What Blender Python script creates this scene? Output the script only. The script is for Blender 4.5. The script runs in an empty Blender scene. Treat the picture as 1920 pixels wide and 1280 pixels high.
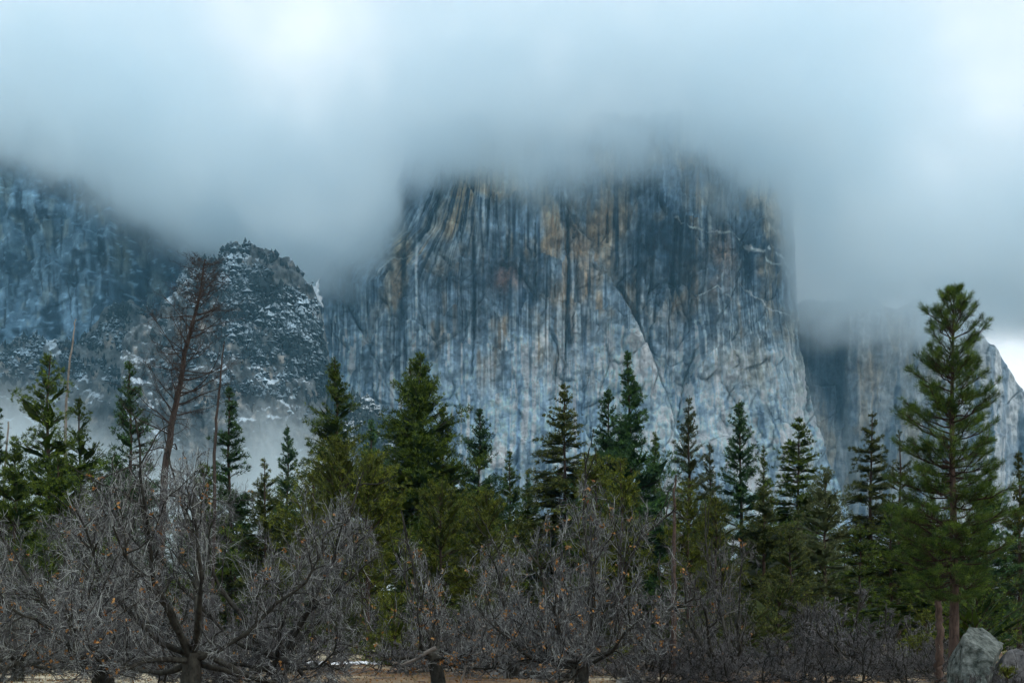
import bpy, math
import numpy as np

# ------------------------------------------------------------------ camera, sky, sun, exposure
SC = bpy.context.scene
COL = SC.collection
F, HOR, EYE = 2667.0, 1195.0, 1.7          # focal length in photo pixels, horizon row, eye height
cam_d = bpy.data.cameras.new('camera'); cam = bpy.data.objects.new('camera', cam_d); COL.objects.link(cam)
cam.location = (0, 0, EYE); cam.rotation_euler = (math.radians(90), 0, 0)
cam_d.sensor_width = 36; cam_d.lens = F / 1920 * 36; cam_d.shift_y = (HOR - 640) / 1920
cam_d.clip_start = 0.1; cam_d.clip_end = 30000
SC.camera = cam

SUN_EL, SUN_AZ = math.radians(44), math.radians(122)      # veiled sun, behind the camera to the right
W = bpy.data.worlds.new('World'); SC.world = W; W.use_nodes = True
nt = W.node_tree; nt.nodes.clear()
N = nt.nodes.new; LK = nt.links.new
out = N('ShaderNodeOutputWorld'); bg = N('ShaderNodeBackground'); bg.inputs['Strength'].default_value = 0.1
sky = N('ShaderNodeTexSky'); sky.sky_type = 'NISHITA'; sky.sun_disc = False
sky.sun_elevation = SUN_EL; sky.sun_rotation = SUN_AZ; sky.air_density = 1.6; sky.dust_density = 3.0
tc = N('ShaderNodeTexCoord')
mp = N('ShaderNodeMapping'); mp.inputs['Scale'].default_value = (1, 1, 1.6); LK(tc.outputs['Generated'], mp.inputs['Vector'])
nz = N('ShaderNodeTexNoise'); nz.inputs['Scale'].default_value = 3.2; nz.inputs['Detail'].default_value = 7
nz.inputs['Roughness'].default_value = 0.5; LK(mp.outputs['Vector'], nz.inputs['Vector'])
rp = N('ShaderNodeValToRGB'); rp.color_ramp.elements[0].position = 0.32; rp.color_ramp.elements[1].position = 0.66
rp.color_ramp.elements[0].color = (8.0, 9.6, 10.8, 1); rp.color_ramp.elements[1].color = (13.4, 13.9, 14.2, 1)
LK(nz.outputs['Fac'], rp.inputs['Fac'])
mx = N('ShaderNodeMix'); mx.data_type = 'RGBA'; mx.inputs[0].default_value = 0.9      # nine tenths overcast
LK(sky.outputs['Color'], mx.inputs[6]); LK(rp.outputs['Color'], mx.inputs[7])
LK(mx.outputs[2], bg.inputs['Color']); LK(bg.outputs['Background'], out.inputs['Surface'])

sun_d = bpy.data.lights.new('sun', 'SUN'); sun = bpy.data.objects.new('sun', sun_d); COL.objects.link(sun)
sun_d.energy = 1.5; sun_d.angle = math.radians(10); sun_d.color = (1.0, 0.95, 0.88)
sun.rotation_euler = (math.pi / 2 - SUN_EL, 0, math.pi - SUN_AZ + math.radians(0))

SC.view_settings.view_transform = 'Standard'; SC.view_settings.look = 'None'
SC.view_settings.gamma = 1.0; SC.view_settings.use_curve_mapping = False; SC.view_settings.exposure = 0.0
cy = SC.cycles
cy.max_bounces = 10; cy.diffuse_bounces = 3; cy.glossy_bounces = 1; cy.transmission_bounces = 3
cy.volume_bounces = 9; cy.transparent_max_bounces = 8; cy.use_denoising = True
cy.volume_step_rate = 4.0; cy.volume_max_steps = 64; cy.use_adaptive_sampling = True; cy.adaptive_threshold = 0.03; cy.caustics_reflective = False; cy.caustics_refractive = False

# ------------------------------------------------------------------ helpers
def at(px, py, Y):
    """photo pixel at depth Y metres -> world point"""
    return np.array([(px - 960) / F * Y, Y, EYE + (HOR - py) / F * Y])

def _h(ix, iy, seed):
    h = (ix.astype(np.int64) * 374761393 + iy.astype(np.int64) * 668265263 + seed * 974634533) & 0xffffffff
    h = ((h ^ (h >> 13)) * 1274126177) & 0xffffffff
    return ((h ^ (h >> 16)) & 0xffff) / 65535.0

def pn(x, y, seed=0):
    """gradient noise, about -1..1"""
    ix = np.floor(x); iy = np.floor(y); fx = x - ix; fy = y - iy
    ux = fx * fx * fx * (fx * (fx * 6 - 15) + 10); uy = fy * fy * fy * (fy * (fy * 6 - 15) + 10)
    def g(dx, dy):
        a = _h(ix + dx, iy + dy, seed) * 6.28318
        return np.cos(a) * (fx - dx) + np.sin(a) * (fy - dy)
    a, b, c, d = g(0, 0), g(1, 0), g(0, 1), g(1, 1)
    return 1.5 * ((a * (1 - ux) + b * ux) * (1 - uy) + (c * (1 - ux) + d * ux) * uy)

def fbm(x, y, seed=0, o=4, gain=0.5):
    s = 0; a = 1.0
    for k in range(o):
        s = s + a * pn(x * 2 ** k, y * 2 ** k, seed + 17 * k); a *= gain
    return s

def ridge(x, y, seed=0, o=3, gain=0.55):
    s = 0; a = 1.0
    for k in range(o):
        s = s + a * (1 - 2 * np.abs(pn(x * 2 ** k, y * 2 ** k, seed + 29 * k))); a *= gain
    return s

def cells(x, y, seed=0):
    """random value of the nearest jittered cell centre, and distance to the border"""
    ix = np.floor(x); iy = np.floor(y); d1 = np.full(x.shape, 9.0); d2 = d1.copy(); val = np.zeros(x.shape); tx = val.copy(); ty = val.copy()
    for dx in (-1, 0, 1):
        for dy in (-1, 0, 1):
            cx = ix + dx + _h(ix + dx, iy + dy, seed); cy_ = iy + dy + _h(ix + dx, iy + dy, seed + 5)
            d = np.hypot(x - cx, y - cy_); m = d < d1
            d2 = np.where(m, d1, np.minimum(d2, d)); d1 = np.where(m, d, d1)
            val = np.where(m, _h(ix + dx, iy + dy, seed + 9), val); tx = np.where(m, x - cx, tx); ty = np.where(m, y - cy_, ty)
    return val, d2 - d1, tx, ty

def sst(a, b, x):
    t = np.clip((x - a) / (b - a), 0, 1); return t * t * (3 - 2 * t)

def mk_mesh(name, V, Fc, col=None, smooth=False):
    """Fc: one (n,3) or (n,4) index array, or a list of such"""
    me = bpy.data.meshes.new(name)
    V = np.asarray(V, np.float32).reshape(-1, 3)
    Fl = Fc if isinstance(Fc, list) else [Fc]
    Fl = [np.asarray(f, np.int32) for f in Fl if len(f)]
    idx = np.concatenate([f.ravel() for f in Fl]); tot = np.concatenate([np.full(len(f), f.shape[1], np.int32) for f in Fl])
    st = np.concatenate([[0], np.cumsum(tot)[:-1]]).astype(np.int32)
    me.vertices.add(len(V)); me.vertices.foreach_set('co', V.ravel())
    me.loops.add(len(idx)); me.loops.foreach_set('vertex_index', idx)
    me.polygons.add(len(tot)); me.polygons.foreach_set('loop_start', st); me.polygons.foreach_set('loop_total', tot)
    me.polygons.foreach_set('use_smooth', np.full(len(tot), smooth, bool))
    me.update(calc_edges=True)
    if col is not None:
        a = me.attributes.new('col', 'FLOAT_COLOR', 'POINT')
        c = np.ones((len(V), 4), np.float32); c[:, :3] = np.asarray(col, np.float32).reshape(-1, 3)
        a.data.foreach_set('color', c.ravel())
    return me

def obj(name, me, mat=None, parent=None, loc=None):
    o = bpy.data.objects.new(name, me); COL.objects.link(o)
    if mat is not None and me is not None and len(me.materials) == 0: me.materials.append(mat)
    if parent is not None: o.parent = parent
    if loc is not None: o.location = [float(v) for v in loc]
    return o

def tag(o, label=None, cat=None, group=None, kind=None):
    for k, v in (('label', label), ('category', cat), ('group', group), ('kind', kind)):
        if v: o[k] = v
    return o

def thing(name, loc, label, cat, group=None):
    return tag(obj(name, None, None, None, loc), label, cat, group)

def nrm(v): return v / np.maximum(np.linalg.norm(v, axis=-1, keepdims=True), 1e-9)

def grow(rng, start, d, L, K, wig, up=0.0):
    """crooked polylines: start (n,3), direction (n,3), length (n,) -> (n,K,3)"""
    n = len(start); P = np.zeros((n, K, 3)); P[:, 0] = start; d = nrm(d)
    for k in range(1, K):
        d = nrm(d + wig * rng.normal(size=(n, 3)) + np.array([0, 0, up]))
        P[:, k] = P[:, k - 1] + d * (L / (K - 1))[:, None]
    return P

def tubes(P, r0, r1, S, rng=None, lump=0.0):
    """tapered tubes round polylines -> V, quads"""
    n, K, _ = P.shape; r0 = np.broadcast_to(r0, (n,)); r1 = np.broadcast_to(r1, (n,))
    T = nrm(np.gradient(P, axis=1)); ref = np.where(np.abs(T[..., 2:3]) > 0.9, np.array([1.0, 0, 0]), np.array([0, 0, 1.0]))
    A = nrm(np.cross(T, ref)); B = np.cross(T, A)
    t = np.linspace(0, 1, K)[None, :]; r = r0[:, None] * (1 - t) + r1[:, None] * t
    a = np.arange(S) * 2 * math.pi / S
    rr = r[:, :, None] * (1 + (lump * rng.normal(size=(n, K, S)) if lump else 0))
    V = P[:, :, None, :] + rr[..., None] * (np.cos(a)[None, None, :, None] * A[:, :, None, :] + np.sin(a)[None, None, :, None] * B[:, :, None, :])
    i = np.arange(n * K * S).reshape(n, K, S); j = np.roll(i, -1, axis=2)
    Q = np.stack([i[:, :-1], j[:, :-1], j[:, 1:], i[:, 1:]], -1).reshape(-1, 4)
    return V.reshape(-1, 3), Q

def join(parts):
    """[(V, F), ...] -> V, F with the same face size"""
    Vs, Fs, o = [], [], 0
    for V, Fa in parts:
        Vs.append(V); Fs.append(Fa + o); o += len(V)
    return np.concatenate(Vs), np.concatenate(Fs)

# ------------------------------------------------------------------ materials
def mat_new(name):
    m = bpy.data.materials.new(name); m.use_nodes = True; t = m.node_tree; t.nodes.clear()
    o = t.nodes.new('ShaderNodeOutputMaterial'); return m, t, t.nodes.new, t.links.new, o

def mul(t, a, b_rgb=None, b_sock=None):
    n = t.nodes.new('ShaderNodeMix'); n.data_type = 'RGBA'; n.blend_type = 'MULTIPLY'; n.inputs[0].default_value = 1
    t.links.new(a, n.inputs[6])
    if b_sock is not None: t.links.new(b_sock, n.inputs[7])
    else: n.inputs[7].default_value = (*b_rgb, 1)
    return n.outputs[2]

def noise(t, vec, scale, detail=4, rough=0.55, mscale=None):
    if mscale is not None:
        m = t.nodes.new('ShaderNodeMapping'); m.inputs['Scale'].default_value = mscale; t.links.new(vec, m.inputs['Vector']); vec = m.outputs['Vector']
    n = t.nodes.new('ShaderNodeTexNoise'); n.inputs['Scale'].default_value = scale; n.inputs['Detail'].default_value = detail
    n.inputs['Roughness'].default_value = rough; t.links.new(vec, n.inputs['Vector']); return n.outputs['Fac']

def ramp(t, fac, stops):
    r = t.nodes.new('ShaderNodeValToRGB'); e = r.color_ramp.elements
    while len(e) < len(stops): e.new(0.5)
    for k, (p, c) in enumerate(stops): e[k].position = p; e[k].color = (*c, 1) if len(c) == 3 else c
    t.links.new(fac, r.inputs['Fac']); return r.outputs['Color']

def rock_mat(name, tint=(1, 1, 1), bump=1.0, scale=1.0):
    m, t, n, l, o = mat_new(name)
    b = n('ShaderNodeBsdfPrincipled'); b.inputs['Roughness'].default_value = 0.85; b.inputs['Specular IOR Level'].default_value = 0.25
    at_ = n('ShaderNodeAttribute'); at_.attribute_name = 'col'
    tc = n('ShaderNodeTexCoord'); v = tc.outputs['Object']
    f1 = noise(t, v, 0.11 * scale, 6, 0.6, (1, 0.3, 0.06)); f2 = noise(t, v, 0.05 * scale, 6, 0.6)
    c = mul(t, at_.outputs['Color'], tint)
    c = mul(t, c, b_sock=ramp(t, f1, [(0.3, (0.78, 0.79, 0.81)), (0.72, (1.22, 1.21, 1.2))]))
    c = mul(t, c, b_sock=ramp(t, f2, [(0.32, (0.58, 0.60, 0.64)), (0.68, (1.38, 1.36, 1.33))]))
    l(c, b.inputs['Base Color'])
    f3 = noise(t, v, 0.07 * scale, 7, 0.68, (1, 1, 0.35))
    bp = n('ShaderNodeBump'); bp.inputs['Strength'].default_value = 0.9; bp.inputs['Distance'].default_value = 13.0 * bump
    l(f3, bp.inputs['Height']); l(bp.outputs['Normal'], b.inputs['Normal']); l(b.outputs['BSDF'], o.inputs['Surface'])
    return m

def leaf_mat(name, transl=0.25):
    m, t, n, l, o = mat_new(name)
    a = n('ShaderNodeAttribute'); a.attribute_name = 'col'
    oi = n('ShaderNodeObjectInfo')
    hs = n('ShaderNodeHueSaturation'); hs.inputs['Saturation'].default_value = 1.08; mr = n('ShaderNodeMapRange'); mr.inputs['To Min'].default_value = 0.88; mr.inputs['To Max'].default_value = 1.32; l(oi.outputs['Random'], mr.inputs['Value']); l(mr.outputs[0], hs.inputs['Value'])
    l(a.outputs['Color'], hs.inputs['Color'])
    b = n('ShaderNodeBsdfPrincipled'); b.inputs['Roughness'].default_value = 0.65; b.inputs['Specular IOR Level'].default_value = 0.2
    tr = n('ShaderNodeBsdfTranslucent'); mx = n('ShaderNodeMixShader'); mx.inputs[0].default_value = transl
    l(hs.outputs['Color'], b.inputs['Base Color']); l(hs.outputs['Color'], tr.inputs['Color'])
    l(b.outputs['BSDF'], mx.inputs[1]); l(tr.outputs['BSDF'], mx.inputs[2]); l(mx.outputs[0], o.inputs['Surface'])
    return m

def bark_mat(name, c0, c1, scale=6.0, zs=0.25, dist=0.02):
    m, t, n, l, o = mat_new(name)
    tc = n('ShaderNodeTexCoord'); v = tc.outputs['Object']
    f = noise(t, v, scale, 6, 0.65, (1, 1, zs))
    b = n('ShaderNodeBsdfPrincipled'); b.inputs['Roughness'].default_value = 0.9; b.inputs['Specular IOR Level'].default_value = 0.15
    l(ramp(t, f, [(0.33, c0), (0.68, c1)]), b.inputs['Base Color'])
    bp = n('ShaderNodeBump'); bp.inputs['Strength'].default_value = 0.8; bp.inputs['Distance'].default_value = dist
    l(f, bp.inputs['Height']); l(bp.outputs['Normal'], b.inputs['Normal']); l(b.outputs['BSDF'], o.inputs['Surface'])
    return m

def snow_on_mat(name, dark, snow=(0.72, 0.80, 0.86), lo=0.25, hi=0.75, scale=0.25, use_attr=False):
    """dark below, snow where the surface looks up"""
    m, t, n, l, o = mat_new(name)
    g = n('ShaderNodeNewGeometry'); sp = n('ShaderNodeSeparateXYZ'); l(g.outputs['Normal'], sp.inputs[0])
    tc = n('ShaderNodeTexCoord'); f = noise(t, tc.outputs['Object'], scale, 5, 0.65)
    ad = n('ShaderNodeMath'); ad.operation = 'MULTIPLY_ADD'; ad.inputs[1].default_value = 1.1; l(f, ad.inputs[0]); l(sp.outputs['Z'], ad.inputs[2])
    fl = noise(t, tc.outputs['Object'], 0.016, 3, 0.6); fm = n('ShaderNodeMath'); fm.operation = 'MULTIPLY_ADD'; fm.inputs[1].default_value = 2.2; fm.inputs[2].default_value = -1.05; l(fl, fm.inputs[0])
    fa = n('ShaderNodeMath'); fa.operation = 'ADD'; l(ad.outputs[0], fa.inputs[0]); l(fm.outputs[0], fa.inputs[1])
    sb = n('ShaderNodeMath'); sb.operation = 'SUBTRACT'; sb.inputs[1].default_value = 0.55; l(fa.outputs[0], sb.inputs[0])
    r = ramp(t, sb.outputs[0], [(lo, (0, 0, 0)), (hi, (1, 1, 1))])
    mx = n('ShaderNodeMix'); mx.data_type = 'RGBA'; l(r, mx.inputs[0]); mx.inputs[6].default_value = (*dark, 1); mx.inputs[7].default_value = (*snow, 1)
    if use_attr:
        a = n('ShaderNodeAttribute'); a.attribute_name = 'col'; f4 = noise(t, tc.outputs['Object'], 0.12, 6, 0.65)
        l(mul(t, a.outputs['Color'], b_sock=ramp(t, f4, [(0.3, (0.5, 0.52, 0.56)), (0.72, (1.5, 1.48, 1.42))])), mx.inputs[6])
    b = n('ShaderNodeBsdfPrincipled'); b.inputs['Roughness'].default_value = 0.85; b.inputs['Specular IOR Level'].default_value = 0.2
    bp = n('ShaderNodeBump'); bp.inputs['Strength'].default_value = 0.9; bp.inputs['Distance'].default_value = 5.0; l(noise(t, tc.outputs['Object'], 0.09, 7, 0.7), bp.inputs['Height']); l(bp.outputs['Normal'], b.inputs['Normal'])
    l(mx.outputs[2], b.inputs['Base Color']); l(b.outputs['BSDF'], o.inputs['Surface'])
    return m

def ground_mat():
    m, t, n, l, o = mat_new('ground')
    tc = n('ShaderNodeTexCoord'); v = tc.outputs['Object']
    f1 = noise(t, v, 0.085, 5, 0.6, (1, 0.55, 1)); f2 = noise(t, v, 1.7, 7, 0.7); f3 = noise(t, v, 9.0, 4, 0.7)
    sx = n('ShaderNodeSeparateXYZ'); l(v, sx.inputs[0]); sm = n('ShaderNodeMapRange'); sm.inputs['From Min'].default_value = -9.0; sm.inputs['From Max'].default_value = -17.0; sm.inputs['To Max'].default_value = 0.2; l(sx.outputs['X'], sm.inputs['Value'])
    fs = n('ShaderNodeMath'); fs.operation = 'ADD'; l(f1, fs.inputs[0]); l(sm.outputs[0], fs.inputs[1]); f1 = fs.outputs[0]      # a sand flat at the left
    base = ramp(t, f1, [(0.46, (0.13, 0.082, 0.052)), (0.54, (0.22, 0.165, 0.11)), (0.62, (0.46, 0.42, 0.33))])
    c = mul(t, base, b_sock=ramp(t, f2, [(0.3, (0.45, 0.46, 0.42)), (0.62, (1.25, 1.22, 1.15))]))
    c = mul(t, c, b_sock=ramp(t, f3, [(0.3, (0.6, 0.58, 0.55)), (0.65, (1.2, 1.2, 1.2))]))
    b = n('ShaderNodeBsdfPrincipled'); b.inputs['Roughness'].default_value = 0.95; b.inputs['Specular IOR Level'].default_value = 0.1
    l(c, b.inputs['Base Color'])
    bp = n('ShaderNodeBump'); bp.inputs['Strength'].default_value = 1.0; bp.inputs['Distance'].default_value = 0.06
    l(f2, bp.inputs['Height']); l(bp.outputs['Normal'], b.inputs['Normal']); l(b.outputs['BSDF'], o.inputs['Surface'])
    return m

def flat_noise_mat(name, c0, c1, scale, dist=0.03, rough=0.9, mscale=None):
    m, t, n, l, o = mat_new(name)
    tc = n('ShaderNodeTexCoord'); f = noise(t, tc.outputs['Object'], scale, 7, 0.65, mscale)
    b = n('ShaderNodeBsdfPrincipled'); b.inputs['Roughness'].default_value = rough; b.inputs['Specular IOR Level'].default_value = 0.2
    l(ramp(t, f, [(0.34, c0), (0.66, c1)]), b.inputs['Base Color'])
    bp = n('ShaderNodeBump'); bp.inputs['Strength'].default_value = 0.9; bp.inputs['Distance'].default_value = dist
    l(f, bp.inputs['Height']); l(bp.outputs['Normal'], b.inputs['Normal']); l(b.outputs['BSDF'], o.inputs['Surface'])
    return m

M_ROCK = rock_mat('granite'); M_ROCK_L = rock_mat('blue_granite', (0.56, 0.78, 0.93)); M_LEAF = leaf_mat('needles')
M_BARK = bark_mat('pine_bark', (0.018, 0.013, 0.011), (0.075, 0.05, 0.038))
M_RBARK = bark_mat('red_pine_bark', (0.028, 0.020, 0.017), (0.105, 0.072, 0.058), 9, 0.3)
M_OAK = bark_mat('oak_bark', (0.010, 0.009, 0.008), (0.055, 0.055, 0.045), 7, 0.5)
M_TWIG = bark_mat('oak_twig', (0.045, 0.038, 0.038), (0.30, 0.30, 0.285), 2.2, 1.0, 0.005)
M_BRUSH = bark_mat('brush_twig', (0.05, 0.042, 0.042), (0.20, 0.185, 0.18), 2.0, 1.0, 0.005)
M_DEAD = bark_mat('dead_wood', (0.014, 0.0115, 0.011), (0.075, 0.059, 0.052), 5, 0.3)
M_PALE = bark_mat('bleached_wood', (0.10, 0.09, 0.08), (0.32, 0.30, 0.27), 4, 0.3)
M_DLEAF = leaf_mat('dead_leaves', 0.3); M_TWIGC = leaf_mat('twig_tones', 0.0)

# ------------------------------------------------------------------ ground
def gz(x, y):
    x = np.asarray(x, float); y = np.asarray(y, float)
    near = 0.10 * fbm(x / 9.0, y / 14.0, 3, 3) * sst(8, 30, y) + 0.03 * pn(x / 1.7, y / 1.7, 8)
    return near + 58 * sst(500, 2200, y) + 6 * sst(450, 900, y) * fbm(x / 240, y / 240, 41, 3)

ys = np.concatenate([np.linspace(-60, 20, 12), np.linspace(22, 130, 100), np.geomspace(132, 2300, 90), np.geomspace(2400, 12000, 20)])
xs = np.concatenate([-np.geomspace(9000, 62, 34), np.linspace(-60, 60, 110), np.geomspace(62, 9000, 34)])
GX, GY = np.meshgrid(xs, ys); GZ = gz(GX, GY)
def grid_faces(r, c):
    i = np.arange(r * c).reshape(r, c); return np.stack([i[:-1, :-1], i[:-1, 1:], i[1:, 1:], i[1:, :-1]], -1).reshape(-1, 4)
g = obj('ground', mk_mesh('ground', np.stack([GX, GY, GZ], -1), grid_faces(*GX.shape), smooth=True), ground_mat())
tag(g, 'pale sandy valley floor with brown leaf litter', kind='structure')

# ------------------------------------------------------------------ cliffs
def gauss(px, py, cx, cy_, rx, ry): return np.exp(-((px - cx) / rx) ** 2 - ((py - cy_) / ry) ** 2)

def seg_dist(px, py, pts):
    d = np.full(px.shape, 1e9); side = np.zeros(px.shape)
    for (x0, y0), (x1, y1) in zip(pts[:-1], pts[1:]):
        vx, vy = x1 - x0, y1 - y0; t = np.clip(((px - x0) * vx + (py - y0) * vy) / (vx * vx + vy * vy), 0, 1)
        dx, dy = px - x0 - t * vx, py - y0 - t * vy; dd = np.hypot(dx, dy); m = dd < d
        d = np.where(m, dd, d); side = np.where(m, np.sign(vx * dy - vy * dx), side)
    return d, side

def cliff_mesh(name, pxs_of, rows, nu, Ybase, relief, colour, back=500, wrapL=True, wrapR=True, ref=None, crest=None):
    """sheet laid over photo coordinates: pxs_of(py) -> left, right edge; sides and top run back into the mountain"""
    u = np.linspace(0, 1, nu)
    PY = np.repeat(rows[:, None], nu, 1); lr = np.array([pxs_of(p) for p in rows])
    r0, r1 = ref if ref is not None else lr.mean(0)
    pr = r0 + (r1 - r0) * u                       # columns stand upright and lean only towards the two edges
    PX = pr[None] + (lr[:, 0:1] - r0) * (1 - sst(0, 360, pr - r0))[None] + (lr[:, 1:2] - r1) * (1 - sst(0, 280, r1 - pr))[None]
    if crest is not None: PY = np.maximum(PY, crest(PX))
    U = np.repeat(u[None], len(rows), 0)
    Y0 = Ybase(U, PX, PY); D = relief(U, PX, PY)
    X = (PX - 960) / F * Y0; Z = EYE + (HOR - PY) / F * Y0; Y = Y0 - D
    C = colour(U, PX, PY, D)
    k = np.linspace(0, 1, 9)[1:]
    if wrapL:
        e = lambda A, s: A[:, :1] + s * (k[::-1] ** 1.5)[None]
        X = np.hstack([e(X, 0.28 * -0 + 60) - 0, X]); Y = np.hstack([e(Y, back), Y]); Z = np.hstack([np.repeat(Z[:, :1], 8, 1), Z])
        C = np.concatenate([np.repeat(C[:, :1], 8, 1), C], 1)
    if wrapR:
        e = lambda A, s: A[:, -1:] + s * (k ** 1.5)[None]
        X = np.hstack([X, e(X, -40)]); Y = np.hstack([Y, e(Y, back)]); Z = np.hstack([Z, np.repeat(Z[:, -1:], 8, 1)])
        C = np.concatenate([C, np.repeat(C[:, -1:], 8, 1)], 1)
    # summit running back
    kt = np.linspace(0, 1, 6)[1:, None]
    X = np.vstack([X, np.repeat(X[-1:], 5, 0)]); Y = np.vstack([Y, Y[-1:] + back * kt]); Z = np.vstack([Z, Z[-1:] + 40 * kt])
    C = np.concatenate([C, np.repeat(C[-1:], 5, 0)], 0)
    return mk_mesh(name, np.stack([X, Y, Z], -1), grid_faces(*X.shape), C.reshape(-1, 3), smooth=True)

# --- main granite wall
LE = np.array([(1140, 585), (900, 592), (640, 600), (530, 597), (500, 618), (430, 700), (350, 742), (250, 765), (100, 775)], float)[::-1]
RE = np.array([(1140, 1650), (900, 1572), (800, 1530), (700, 1510), (640, 1502), (560, 1492), (420, 1487), (250, 1488), (100, 1470)], float)[::-1]
def cap_edges(py): return np.interp(py, LE[:, 0], LE[:, 1]), np.interp(py, RE[:, 0], RE[:, 1])
def cap_Y(U, px, py):
    y = 2440 + 110 * (1 - sst(0, 0.22, U)) ** 1.5 + 210 * sst(0.90, 1.0, U) ** 2.2
    y = y - 95 * sst(600, 1100, py) + 70 * sst(500, 120, py)
    return y + 26 * fbm(U * 5, py / 340, 71, 3)
CRACKS = [([(940, 492), (962, 496), (985, 522), (1008, 556)], 3.4, 9), ([(905, 560), (880, 590), (870, 640)], 2.2, 4),
          ([(1065, 395), (1066, 500), (1063, 640), (1056, 720)], 2.6, 8), ([(1005, 420), (1006, 560)], 2.2, 6), ([(888, 450), (890, 610), (884, 700)], 2.4, 6),
          ([(1141, 395), (1140, 450)], 3.4, 9), ([(1199, 420), (1197, 510), (1199, 600)], 2.4, 7), ([(1160, 525), (1190, 500), (1199, 490)], 2.4, 6),
          ([(1165, 530), (1190, 570), (1215, 640), (1240, 700), (1262, 760), (1272, 800)], 3.0, 12), ([(1263, 510), (1285, 560), (1300, 600)], 3, 9),
          ([(1345, 600), (1372, 560), (1390, 500)], 2, 4), ([(1275, 800), (1290, 700), (1310, 650)], 2.4, 8), ([(1220, 535), (1240, 525), (1256, 522)], 3, 8),
          ([(1502, 640), (1512, 700), (1516, 770)], 2.6, 8), ([(1136, 650), (1146, 680), (1155, 682)], 2.2, 6), ([(735, 510), (728, 485), (748, 484)], 2.2, 5),
          ([(765, 430), (757, 480), (752, 560), (748, 620)], 3.0, 6), ([(1350, 460), (1352, 468), (1366, 468)], 2.4, 7), ([(1444, 405), (1450, 420), (1462, 426)], 3.2, 9),
          ([(830, 480), (845, 495), (852, 505)], 3.2, 7), ([(1085, 470), (1080, 560), (1072, 640)], 2.0, 5), ([(1036, 625), (1048, 650), (1040, 730)], 2.2, 6),
          ([(1222, 525), (1218, 560), (1222, 640)], 2.2, 7), ([(1480, 420), (1484, 560)], 2.2, 5), ([(700, 610), (690, 700), (682, 770)], 2, 4),
          ([(640, 520), (626, 580), (618, 650)], 2, 4), ([(1400, 690), (1425, 684), (1436, 676)], 1.9, 4), ([(835, 760), (862, 762)], 1.9, 4), ([(1360, 720), (1385, 760), (1400, 850)], 2, 5)]
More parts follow.
